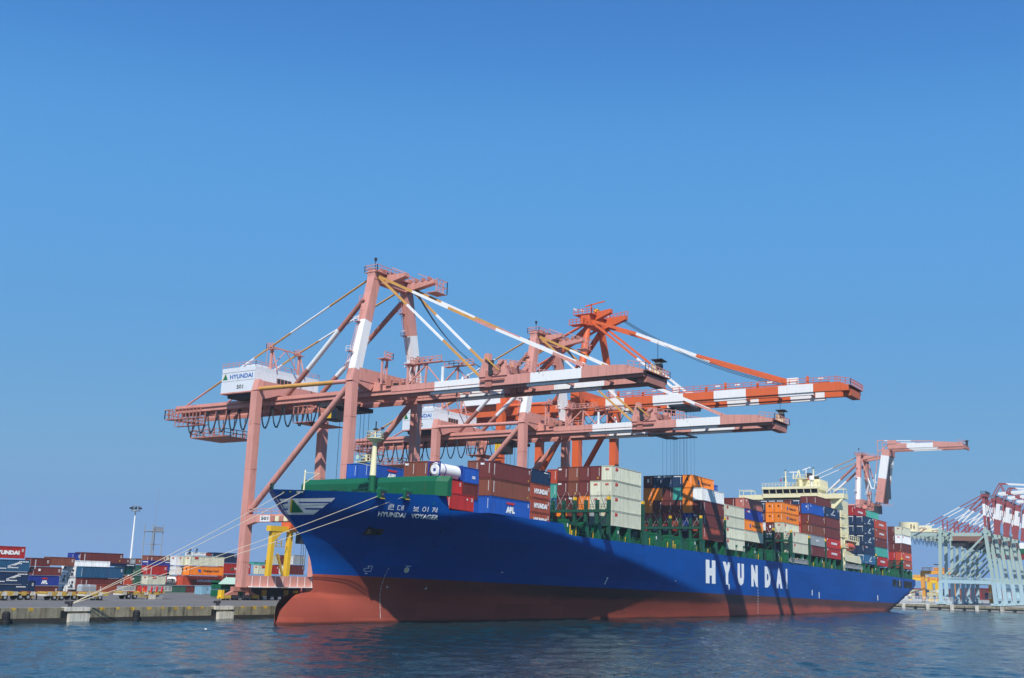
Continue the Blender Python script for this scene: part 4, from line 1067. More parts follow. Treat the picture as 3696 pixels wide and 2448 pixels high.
yard(2112,2360,742,842,Y4-2,'red','red container with green emblem and white name behind the crane leg','hyulogo+num')
yard(2106,2300,845,925,Y4-2,'maroon','maroon container under the red one behind the crane leg','num+vert')
for k, (a, b, c, h_) in enumerate(((1150,1220,'maroon',692),(1224,1275,'grey',696),(1278,1330,'brown',694))):
    yard(a,b,h_,752,Y4+26,c,f'{c} container far back beneath the light mast','num')
# right of the leg
def yard2(x0, x1, yt, yb, Yp, colour, label, style='num', reefer=False, W=2.44):
    f = lambda x, y: ((cl(x,y)[0])/.38265, (cl(x,y)[1]-1750)/.38265)
    a, b = f(x0,yt), f(x1,yb); return yard(a[0],b[0],a[1],b[1],Yp,colour,label,style,reefer,W)
yard2(376,440,968,1064,Y4,'cream','cream container end right of the crane leg','zim',W=2)
yard2(446,515,968,1064,Y4,'red','left one of two red container ends beyond the crane walkway','num',W=2)
yard2(518,585,968,1064,Y4,'red','right one of two red container ends beyond the crane walkway','num',W=2)
yard2(592,660,968,1068,Y4,'white','white refrigerated box between red and maroon ends','', True,2)
yard2(668,842,968,1070,Y4,'maroon','maroon container beyond the walkway near the bow','num')
yard2(528,594,868,962,Y4,'cream','cream container end on the red ones by the yellow crane','zim',W=2)
yard2(602,665,866,964,Y4,'maroon','maroon container end between cream and white ones by the yellow crane','num',W=2)
yard2(672,735,866,964,Y4,'white','upper white refrigerated box by the yellow crane leg','', True,2)
yard2(740,850,866,964,Y4,'grey','pale grey container beside the upper white refrigerated box','num')
yard2(508,525,918,962,Y4+1,'maroon','sliver of maroon container left of the yellow crane leg','')
yard2(330,460,938,966,Y4+22,'teal','teal container roofs far behind the crane walkway','')
yard2(830,945,1150,1255,Y3,'dark red','dark red container low beside the ship bow','num+vert')
# ------------------------------------------------------------------ quay cranes
NEAR_X, GIRD_X = 9.75, 4.0
def pink_crane(xc, number, label, boom_up=False):
    xn, xf = xc-NEAR_X, xc+NEAR_X; gn, gf = xc-GIRD_X, xc+GIRD_X; YW, YL = 20.5, 46.0
    t = thing("gantry_crane", (xc, 33, QZ), label, "crane", "gantry cranes on the near quay")
    P, W, D, O, K = 0, 1, 2, 3, 4
    MM = [PINK, WHITE, PINKD, OCHRE, DARK]
    # legs, bogies
    for x in (xn, xf):
        for y in (YL, YW):
            m = MB(); m.bar((x,y,4.2),(x,y,42.6),1.62,1.7,P,(0,1,0))
            if y == YL: m.bar((x,y,42.6),(x+(.5 if x == xn else -.5),y+.2,45.0),1.62,1.7,P,(0,1,0),1.2,1.4)
            for z in (9, 18, 27, 36): m.box(x-.84,x+.84,y-.9,y+.9,z,z+.12,P)
            lg = m.build("leg", MM, t)
            m = MB()
            for dx in (-3.6,-1.4,1.4,3.6):
                m.box(x+dx-.9,x+dx+.9,y-.45,y+.45,QZ+.35,QZ+1.0,4 if abs(dx) < 2 else 3)
                for w in (-.5,.5): m.tube((x+dx+w,y-.2,QZ+.42),(x+dx+w,y+.2,QZ+.42),.4,12,4)
            for dx in (-2.5,2.5): m.prism([(x+dx-1.5,y-.4,QZ+1.0),(x+dx+1.5,y-.4,QZ+1.0),(x+dx*.6+.4,y-.4,QZ+1.9),(x+dx*.6-.4,y-.4,QZ+1.9)],(0,.8,0),2)
            m.box(x-2.2,x+2.2,y-.5,y+.5,QZ+1.7,4.3,2)
            m.box(x-5.2,x-4.5,y-.5,y+.5,QZ+.3,QZ+1.9,5); m.tube((x-5.5,y,QZ+.6),(x-5.1,y,QZ+.6),.35,10,5)
            m.build("bogie", [PINK, WHITE, PINKD, YELDIRTY, DARK, YELLOW], lg)
    m = MB(); m.box(xn+.82,xf-.82,YL-.95,YL+.5,4.35,6.45)
    for k in range(9):
        x = xn+1.8+k*2.05; m.box(x,x+.12,YL-.99,YL-.95,4.4,6.4,1)
    m.box(xn+.9,xf-.9,YL-1.9,YL-.95,4.25,4.4,1); m.build("sill_beam", MM, t)
    m = MB(); m.box(xn+.8,xf-.8,YW-.6,YW+.6,4.4,6.4); m.build("sill_beam", MM, t)
    m = MB(); m.box(xn+3.5,xf-3.0,YL+.4,YL+3.0,QZ+.7,4.1,4)  # added dark box standing in for the shade under the sill beam
    for k in range(6): m.box(xn+3.8+k*2.0,xn+5.1+k*2.0,YL+.3,YL+.4,QZ+.8,QZ+1.6+.35*(k % 3),5 if k % 3 == 1 else 4); m.tube((xn+4.2+k*2,YL+.6,QZ+.42),(xn+4.2+k*2,YL+1.0,QZ+.42),.4,10,4)
    m.build("sill_shade_box", [PINK, WHITE, PINKD, OCHRE, DARK, YELDIRTY], t)
    for x in (xn, xf):
        m = MB(); m.prism([(x-.6,YL-.8,16.0),(x-.6,YL-2.8,16.6),(x-.6,YW+.8,16.6),(x-.6,YW+.8,18.1),(x-.6,YL-.8,18.1)],(1.2,0,0)); m.rail([(x-.6,YL-1,18.1),(x-.6,YW+1,18.1)],1.1,2,.05)
        po = m.build("portal_beam", MM, t)
        if x == xn:
            m = MB(); m.box(x-.63,x-.6,39.0,41.6,16.7,17.85,0); put_text(m, number, (x-.64,41.3,16.95),(0,-1,0),(0,0,1),.7,2.0,1,.04)
            m.build("number_plate", [WHITE, LETK], po)
            m = MB()
            for k in range(5): m.box(x-1.3,x-.6,37.6-k*1.15-.5,37.6-k*1.15+.4,16.7,17.7,k % 2)
            m.build("electrical_cabinet", [PINKD, CREAM], po)
        m = MB(); m.banded((x,YL,43.1),(x,YW,42.8),[(.02,P),(.82,O),(1,P)] if number == '501' else [(1,P)],r=.42,n=10); m.build("tie_tube", MM, t)
        m = MB(); m.tube((x,YW+1.0,41.9),(x,YL-.6,18.6),.62,10,P); m.build("diagonal_strut", MM, t)
    m = MB(); m.box(xn+.8,xf-.8,YL-.7,YL+.7,42.6,44.9); m.prism([(xn+.8,YL-.7,42.6),(xn+5.5,YL-.7,42.6),(xn+.8,YL-.7,41.0)],(0,1.4,0)); m.build("cross_girder", MM, t)
    m = MB(); m.box(xn+.8,xf-.8,YW-.9,YW+.9,43.1,45.5); 
    for x, s_ in ((xn,1),(xf,-1)): m.prism([(x+s_*.8,YW-.8,43.2),(x+s_*5.8,YW-.8,43.2),(x+s_*4.4,YW-.8,41.6),(x+s_*.8,YW-.8,42.6)],(0,1.6,0))
    m.build("cross_girder", MM, t)
    # upper mast legs
    nT, fT = (xn+4.6, YW, 64.6), (xf-5.2, YW, 64.4)
    for x, T in ((xn, nT), (xf, fT)):
        m = MB(); m.banded((x,YW,42.6),T,[(.11,P),(.56,W),(1,P)],w=2.0,h=1.75,ref=(0,1,0)); m.box(T[0]-1.1,T[0]+1.1,YW-.95,YW+.95,63.6,65.6,0)
        lad = m.build("mast_leg", MM, t)
        m = MB(); a = Vector((x-1.3,YW+.4,45)); b = Vector((T[0]-1.2,YW+.4,62.5))
        for dy in (0,.5): m.bar(a+Vector((0,dy,0)), b+Vector((0,dy,0)),.07,.07,0)
        for k in range(26): c = a.lerp(b,k/26); m.bar(c,c+Vector((0,.5,0)),.06,.06,0)
        for k in (.2,.55,.8): c = a.lerp(b,k); m.box(c.x-.5,c.x+.4,c.y-.3,c.y+.9,c.z,c.z+.08,0); m.rail([(c.x-.5,c.y-.3,c.z),(c.x-.5,c.y+.9,c.z)],1.0,.6,.04,1 if k < .6 else 0)
        m.build("ladder", MM, lad)
    # head: cross beam, jib with sheaves and platforms
    m = MB(); m.box(nT[0],fT[0],YW-.8,YW+.8,63.2,65.0); m.box(nT[0]-1.2,fT[0]+1.2,YW-1.6,YW+1.6,65.0,65.12)
    m.prism([(fT[0]-1.2,YW,63.0),(fT[0]-1.2,YW-8.0,64.2),(fT[0]-1.2,YW-8.0,64.9),(fT[0]-1.2,YW,65.0)],(1.4,0,0)); m.prism([(nT[0]+2,YW,63.0),(nT[0]+2,YW-6.0,64.2),(nT[0]+2,YW-6.0,64.9),(nT[0]+2,YW,65.0)],(1.4,0,0))
    m.rail([(nT[0]-1.2,YW-1.6,65.1),(fT[0]+1.2,YW-1.6,65.1),(fT[0]+1.2,YW+1.6,65.1),(nT[0]-1.2,YW+1.6,65.1),(nT[0]-1.2,YW-1.6,65.1)],1.3,1.3,.06)
    m.box(fT[0]-1.6,fT[0]+2.0,YW-9,YW-6.5,62.2,62.3); m.rail([(fT[0]+2,YW-6.5,62.3),(fT[0]+2,YW-9,62.3),(fT[0]-1.6,YW-9,62.3)],2.6,1.2,.06)
    for k in range(4): m.tube((fT[0]-1.3,YW-2-k*1.6,65.2),(fT[0]-.7,YW-2-k*1.6,65.2),.42,12,2)
    for k in range(5): m.box(nT[0]+2+k*1.3,nT[0]+2.7+k*1.3,YW-1.2,YW-.3,65.1,65.6+.25*(k%3),2 if k % 2 else 4)
    m.bar((fT[0],YW-8,64.9),(fT[0],YW-3,67),.15,.15); m.bar((nT[0]+2.7,YW-6,64.9),(nT[0]+2.7,YW-2,66.6),.15,.15)
    m.box(nT[0]+1,nT[0]+3,YW-.8,YW+.8,65.1,66.1,2); m.bar((nT[0],YW,65),(nT[0],YW,68.2),.12,.12,4); m.box(nT[0]-.2,nT[0]+.2,YW-.2,YW+.2,67.6,68.2,4); m.build("head_frame", MM, t)
    # main girders, landside part
    for x in (gn, gf):
        m = MB(); m.box(x-.55,x+.55,15.2,77.0,40.7,42.25); m.box(x-.8,x-.5,15.2,77,41.45,41.6,2); m.box(x+(.35 if x == gn else -.65),x+(.65 if x == gn else -.35),15.2,76,40.0,40.7,2)
        m.prism([(x-.5,24,42.25),(x-.5,YW+1.2,43.4),(x-.5,YW-1.2,43.4),(x-.5,15.2,42.25)],(1.0,0,0))
        m.build("main_girder", MM, t)
    m = MB()
    for y in range(18, 78, 6): m.box(gn+.5,gf-.5,y-.25,y+.25,40.9,41.8)
    m.build("girder_tie", MM, t)
    # machine house
    m = MB(); hx0, hx1, hy0, hy1 = xn+.2, xf-1.0, 47.2, 57.0
    m.box(hx0,hx1,hy0,hy1,43.0,48.1,0); m.box(hx0-.08,hx1+.08,hy0-.08,hy1+.08,42.75,43.0,1); m.box(hx0+1,hx1-1,hy0+1,hy1-1,42.0,42.75,4)
    for k in range(44):
        x = hx0+.4+k*(hx1-hx0-.8)/43; m.box(x,x+.1,hy0-.05,hy0,44.0,47.2,0)
    m.box(hx0-.02,hx0,hy0,hy1,47.1,47.16,4); m.box(hx0-.02,hx0,hy0,hy1,45.3,45.34,4)
    m.box(hx0+2,hx0+6,hy0+2,hy0+5,48.1,48.9,0)
    ho = m.build("machine_house", [WHITEHOUSE, PINK, PINKD, OCHRE, DARK], t)
    m = MB(); m.rail([(hx1,hy0,48.1),(hx0,hy0,48.1),(hx0,hy1,48.1)],1.0,1.6,.045); m.build("roof_rail", PINK, ho)
    m = MB(); xs = hx0-.03; put_text(m, "HYUNDAI", (xs,54.55,45.75),(0,-1,0),(0,0,1),.95,6.7,0,.03); put_text(m, number, (xs,52.3,43.6),(0,-1,0),(0,0,1),.85,1.9,3,.02)
    m.add([(xs,56.6,45.7),(xs,55.2,45.7),(xs,55.9,47.0)],[(0,1,2)],1); m.add([(xs,56.75,45.7),(xs,56.6,45.7),(xs,55.9,47.0),(xs,55.98,47.05)],[(0,1,2,3)],2); m.build("lettering", [LETB, LETG, LETY, LETK], ho)
    m = MB(); m.box(hx0+6.0,hx0+10.2,hy0-.08,hy0-.05,45.3,46.4,0)
    for k in range(5): m.box(hx0+6+k*1.02,hx0+6.12+k*1.02,hy0-.1,hy0-.05,45.3,46.4,1)
    m.build("window", [DARK, PINK], ho)
    # posts carrying the back stays
    m = MB()
    for x in (gn, gf):
        m.bar((x,48.8,48.2),(x,48.8,53.6),.45,.45); m.bar((x,46.8,48.0),(x,48.8,53.2),.2,.2); m.box(x-.8,x+.8,47.9,49.6,52.6,52.7); m.rail([(x-.8,47.9,52.7),(x-.8,49.6,52.7),(x+.8,49.6,52.7)],1.1,.8,.05); m.bar((x-.9,49.2,49),(x-.9,49.2,53.6),.1,.1)
    m.bar((gn,48.8,53.2),(gf,48.8,53.0),.25,.3); m.bar((gn,48.8,48.6),(xc,48.8,53.1),.16,.16); m.bar((gf,48.8,48.6),(xc,48.8,53.1),.16,.16); m.build("stay_frame", MM, t)
    for x, T in ((gn, nT), (gf, fT)):
        m = MB(); a = Vector((T[0],YW+1,64.2)); b = Vector((x,48.8,53.4)); c = Vector((x,74.0,42.4))
        m.banded(a,b,[(.40,O),(.80,W),(1,O)],r=.2,n=6); m.banded(b,c,[(.20,O),(.42,W),(.75,O),(1,P)],r=.2,n=6); m.build("back_stay", MM, t)
        m = MB(); m.banded((T[0]-.3,YW+.8,61.2),(x,43.2,42.6),[(.36,2),(.74,W),(1,2)],r=.52,n=10); m.build("mast_strut", MM, t)
    # landside end platform, basket, festoon
    m = MB(); m.box(gn-1.2,gf+1.2,77,79.6,39.4,39.5,2); m.rail([(gn-1.2,68,39.5),(gn-1.2,79.6,39.5),(gf+1.2,79.6,39.5)],2.0,1.1,.08,2); m.box(gn-1.2,gn+.2,68,79.6,39.3,39.4,2)
    m.rail([(gn-1.2,66.5,37.7),(gn-1.2,76,37.7)],1.6,1.2,.07,2); m.box(gn-1.2,gn-.2,66.5,76,37.6,37.7,2); m.build("end_platform", MM, t)
    m = MB(); m.box(gn-.6,gf,60.6,71.2,34.9,35.1,2); m.rail([(gn-.6,60.6,35.1),(gn-.6,71.2,35.1),(gf,71.2,35.1),(gf,60.6,35.1),(gn-.6,60.6,35.1)],1.5,1.5,.07,2)
    for y in (60.8,64,67.4,71): m.bar((gn-.5,y,35),(gn-.3,y,40.5),.16,.16,2); m.bar((gf,y,35),(gf,y,40.5),.14,.14,2)
    m.bar((gn-.5,64,35),(gn-.5,67.4,37.7),.14,.14,2); m.build("maintenance_basket", MM, t)
    m = MB()
    for k in range(13):
        y0 = 71.0-k*3.25
        for s_ in (0, .28):
            pts = [Vector((gn-.9+s_, y0+1.5*u+.2*s_, 40.2-4.2*(1-abs(u)**2.2))) for u in (-1,-.85,-.6,-.3,-.1,0,.1,.3,.6,.85,1)]
            m.path(pts, .075, 5, 0)
        m.box(gn-1.0,gn-.5,y0-.15,y0+.15,35.85,36.1,0); m.box(gn-1.1,gn-.4,y0+1.35,y0+1.65,39.9,40.4,0)
    m.build("festoon_cable", CABLE, t)
    # operator's cab, trolley
    ty = 30.5 if not boom_up else 34
    m = MB(); m.box(gn-1.2,gf+1.2,ty-2.5,ty+2.5,39.2,40.0,4); m.box(gn-.9,gn+2.2,ty-2.1,ty+1.0,36.6,39.2,4); m.box(gn-.93,gn-.9,ty-.6,ty+1.1,36.9,39.0,6); m.box(gn-.95,gn-.93,ty-2.0,ty-.8,37.2,38.6,5)
    m.box(gn-1.6,gf,ty+4,ty+9,36.4,36.5,2); m.rail([(gn-1.6,ty+4,36.5),(gn-1.6,ty+9,36.5)],3.2,1.2,.08,2); m.build("operator_cab", [PINK, WHITE, PINKD, OCHRE, DARK, GLASS, YELLOW], t)
    m = MB()
    for x in (gn+1,gn+2.4,gf-2.4,gf-1):
        for y in (ty-3.4,ty-1.2): m.bar((x,y,QZ+14 if not boom_up else 24),(x,y,39.4),.06,.06)
    m.build("hoist_rope", CABLE, t)
    # machinery on the girder ahead of the mast
    m = MB()
    for x, y, h_ in ((gn-1.5,17.0,5.0),(gn+2.0,13.5,4.2),(gf-1,16,5.5)):
        m.bar((x,y,42.6),(x,y,42.6+h_),.3,.3); m.bar((x+1.4,y,42.6),(x+1.4,y,42.6+h_),.3,.3); m.box(x-.5,x+2.0,y-.9,y+.9,42.5+h_,42.62+h_); m.rail([(x-.5,y-.9,42.6+h_),(x+2,y-.9,42.6+h_),(x+2,y+.9,42.6+h_)],1.2,.8,.06); m.bar((x,y,43),(x+1.4,y,42.6+h_),.14,.14)
    for k in range(5): m.tube((gn-.8+k*1.6,15.8,43.4),(gn-.2+k*1.6,15.8,43.4),.75,12,2); m.box(gn-.9+k*1.6,gn-.1+k*1.6,15.2,16.4,42.3,43.2,4 if k % 2 else 2)
    m.rail([(gn-.6,18,42.3),(gn-.6,7,42.3)],1.1,1.4,.05); m.build("sheave_frame", MM, t)
    # boom: inner and outer pieces with the folding joint
    if not boom_up:
        yb = [(15.2,P),(4.9,W),(-5.2,P),(-16.0,W),(-26.2,P),(-37.7,P)]
        ow, inw = [], []
        for x, sh in ((gn, 0), (gf, 0)):
            m = MB(); m.box(x-.55,x+.55,4.9,15.2,40.55,42.3,P); m.box(x-.55,x+.55,-5.2,4.9,40.55,42.3,W); m.box(x-.62,x+.62,-5.2,15.2,41.15,41.22,2)
            m.box(x-.35,x+.35,5.9,15.2,40.05,40.55,2); m.box(x-.35,x+.35,-5.2,5.9,40.05,40.55,W); m.box(x-.75,x-.55,-5.2,15.2,40.5,40.6,4); m.build("inner_boom", MM, t)
            m = MB(); m.box(x-.55,x+.55,-16.0,-5.2,40.5,42.3,P); m.box(x-.55,x+.55,-26.2,-16.0,40.5,42.3,W)
            m.prism([(x-.55,-26.2,40.5),(x-.55,-37.7,40.3),(x-.55,-37.7,41.2),(x-.55,-34.4,42.2),(x-.55,-26.9,42.65),(x-.55,-26.2,42.3)],(1.1,0,0),P)
            for a, b_, c in ((-15.2,-5.2,2),(-25.6,-15.2,W),(-37.7,-25.6,2)): m.box(x-.4,x+.4,a,b_,40.0,40.5,c)
            m.box(x-.75,x-.55,-38,-5.2,40.45,40.55,4); m.build("outer_boom", MM, t)
        m = MB()
        for y in (3, -1.5, -12, -20, -28, -35): m.box(gn+.5,gf-.5,y-.2,y+.2,41.0,41.8)
        m.build("boom_tie", MM, t)
        m = MB()
        for x in (gn, gf):
            m.box(x-.75,x+.75,-11.2,-5.2,42.3,43.6); m.prism([(x-.6,-5.4,43.6),(x-.6,-7.2,43.6),(x-.6,-7.0,46.6),(x-.6,-6.2,46.6)],(1.2,0,0)); m.tube((x-.9,-9.0,43.4),(x+.9,-9.0,43.4),.9,12,2); m.box(x-.8,x+.8,-8,-6.6,40.4,43.4,2)
            m.prism([(x-.6,-8.6,43.6),(x-.6,-10.8,43.6),(x-.6,-10.2,45.2),(x-.6,-9.2,45.2)],(1.2,0,0)); m.box(x-1.0,x-.7,-10.8,-5.6,41.6,41.75,2)
        m.rail([(gn-.8,-11,43.6),(gn-.8,-18,42.4)],1.4,.9,.06)
        for x in (gn, gf):
            m.box(x-.79,x-.72,-8.4,-7.2,42.6,45.2,4); m.box(x-.79,x-.72,-9.9,-9.2,42.9,44.4,4); m.bar((x-.85,-9.6,43.2),(x-.85,-6.6,45.8),.25,.25,3); m.bar((x-.85,-10.6,45),(x-.85,-7.8,42.6),.2,.2,2); m.tube((x-1,-7.9,43),(x-.7,-7.9,43),.55,10,4)
        m.rail([(gf+.8,-11,43.6),(gf+.8,-18,42.4)],1.4,.9,.06); m.box(gn,gf,-10.8,-6.2,43.0,44.2,2); m.build("folding_joint", MM, t)
        m = MB(); m.box(gn+.55,gf-.55,-37.9,-36.2,39.2,40.6,2); m.box(gn-.4,gf+.6,-38.3,-34.5,40.95,41.05,2); m.box(gn+.55,gf-.55,-36.2,-33.5,40.2,40.4,4); m.rail([(gn-.5,-35,41.6),(gn-.5,-38.2,41.1),(gf+.6,-38.2,41.0),(gf+.6,-34,41.6)],1.2,1,.05)
        m.box(gf-2.4,gf-1.3,-37.8,-36.8,41,43.4,5); m.box(gf-2.42,gf-1.28,-37.82,-37.0,42.1,43.1,4); m.prism([(gf-3.0,-38.4,43.8),(gf-.8,-38.4,43.6),(gf-.8,-36.4,43.6),(gf-3.0,-36.4,43.8)],(0,0,.1),4); m.bar((gf-1.6,-37,43.8),(gf-1.6,-37,47.0),.07,.07,4); m.bar((gf-3.6,-37,41),(gf-3.6,-37,43),.12,.12,6)
        for q in range(4): m.box(gn+1+q*1.7,gn+1.9+q*1.7,-36.8,-36.1,41.05,41.6+.2*(q % 2),4 if q % 2 else 2)
        m.build("boom_end_platform", [PINK,WHITE,PINKD,OCHRE,DARK,CREAM,YELLOW], t)
        for x, T in ((gn, nT), (gf, fT)):
            m = MB(); m.banded((T[0],YW-1,64.2),(x,-4.8,42.7),[(.30,O),(.66,W),(1,O)],w=.34,h=.42); m.build("inner_forestay", MM, t)
            m = MB(); q = Vector((x,-6.1,51.9)); m.banded((T[0],YW-1,64.3),q,[(.33,O),(.66,W),(.9,O),(1,P)],w=.34,h=.5); m.banded(q,(x,-26.3,42.7),[(.10,P),(.70,W),(1,P)],w=.34,h=.5); m.build("outer_forestay", MM, t)
            m = MB(); m.bar((x,-1.0,42.2),(x,-1.0,42.9),.2,.2,1); m.bar((x+.3,3.8,42.2),(x+.3,3.8,45.2),.35,.35,1); m.build("boom_bracket", MM, t)
        m = MB()
        for k in range(4):
            a = Vector((fT[0]-.4,YW-3,63.6-.2*k)); b = Vector((gf-1.5+.5*k,-5.5,43.8)); pts = [a.lerp(b,u)-Vector((0,0,3.6*(4*u*(1-u))**1)) for u in [i/10 for i in range(11)]]; m.path(pts,.07,5)
        m.build("boom_hoist_rope", CABLE, t)
        m = MB()
        for x, y in ((gn+1.2,9.5),(gf-1.6,6.0)):
            m.bar((x,y+3.5,42.4),(x,y-2.5,47.4),.25,.25); m.bar((x,y-1,42.4),(x,y-1.2,46.4),.3,.3); m.box(x-.5,x+.5,y-5,y+1.8,46.4,46.55); m.rail([(x-.5,y+1.8,46.5),(x-.5,y-5,46.5)],1,1.1,.06); m.bar((x,y-1.2,46),(x,y-4.5,42.6),.18,.18)
        m.build("boom_latch_frame", MM, t)
        if number == '502':
            m = MB(); m.box(gn-.4,gn+.1,-17,-9.5,39.2,39.5,0); m.box(gf-.1,gf+.4,-17,-9.5,39.2,39.5,0); m.box(gn,gf,-16.8,-16.2,39.2,39.5); m.box(gn,gf,-12.4,-11.4,39.0,39.5); m.box(gn,gf,-10,-9.5,39.2,39.5)
            for x in (gn+1,gn+3,gf-3,gf-1):
                for y in (-14.5,-12.0): m.bar((x,y,24),(x+.1,y,39.3),.035,.035)
            m.build("trolley", CABLE, t)
    else:
        for x in (gn, gf):
            m = MB(); a = Vector((x,12.9,44.2)); b = Vector((x,8.9,67.4)); m.banded(a,b,[(.45,P),(.88,W),(1,P)],w=1.2,h=3.4,ref=(0,1,0)); m.build("inner_boom", MM, t)
            m = MB(); m.box(x-.55,x+.55,-.1,8.1,67.5,69.6,P); m.box(x-.55,x+.55,-11,-.1,67.5,69.5,W); m.prism([(x-.55,-11,67.5),(x-.55,-23.2,67.3),(x-.55,-23.2,69.0),(x-.55,-11.4,70.0),(x-.55,-11,69.5)],(1.1,0,0),P); m.box(x-.4,x+.4,-23,-13,67.0,67.5,2); m.box(x-.4,x+.4,-13,-1,67.0,67.5,W); m.box(x-.4,x+.4,-1,8,67.0,67.5,2)
            m.box(x-.7,x+.7,4.4,8.1,69.6,71.2,P); m.build("outer_boom", MM, t)
            m = MB(); m.bar((x,12.4,66),(x,12.6,71.4),.3,.3,P); m.banded((x,12.6,71.4),(x,-11.4,70.2),[(.13,P),(.6,W),(1,P)],w=.3,h=.35); m.bar((x,12.4,66.2),(x,7,70.2),.4,.4,P)
            T = nT if x == gn else fT
            v = Vector((x,16.0,50.5 if x == gn else 50.8)); m.banded((T[0],YW-1,63.4),v,[(.66,P),(1,W)],w=.35,h=.45); m.bar(v,v+Vector((0,-1.3,-.2)),.35,.45,W); m.banded(v+Vector((0,-1.3,-.2)),(x,12.4,66.4),[(.4,W),(1,P)],w=.3,h=.4); m.bar((x,14.2,53),(x,12.4,53),.3,.3,W)
            m.build("folded_stay", MM, t)
        m = MB(); m.box(gn-.6,gf+.6,-24,-23.2,66.5,67.8,2); m.rail([(gn-.6,-21,69),(gn-.6,-24,68.4)],1.3,1,.06); m.box(gf-2,gf-1,-23.8,-23.0,67.8,70.4,4); m.box(gf-2.4,gf-.3,-24.2,-22.2,70.4,70.55,4); m.build("boom_end_platform", MM, t)
        m = MB(); m.box(gn,gf,7.2,9.0,64.5,67.4,2); m.box(gn-.5,gf+.5,14,17.5,39.6,43.6,4); m.box(gn+.55,gf-.55,9.6,10.2,46,64,4); m.build("folding_joint", MM, t)
    return t
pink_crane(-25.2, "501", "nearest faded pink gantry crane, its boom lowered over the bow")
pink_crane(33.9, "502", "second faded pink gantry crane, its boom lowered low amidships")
pink_crane(303.4, "503", "faded pink gantry crane beyond the stern with its boom folded up", True)

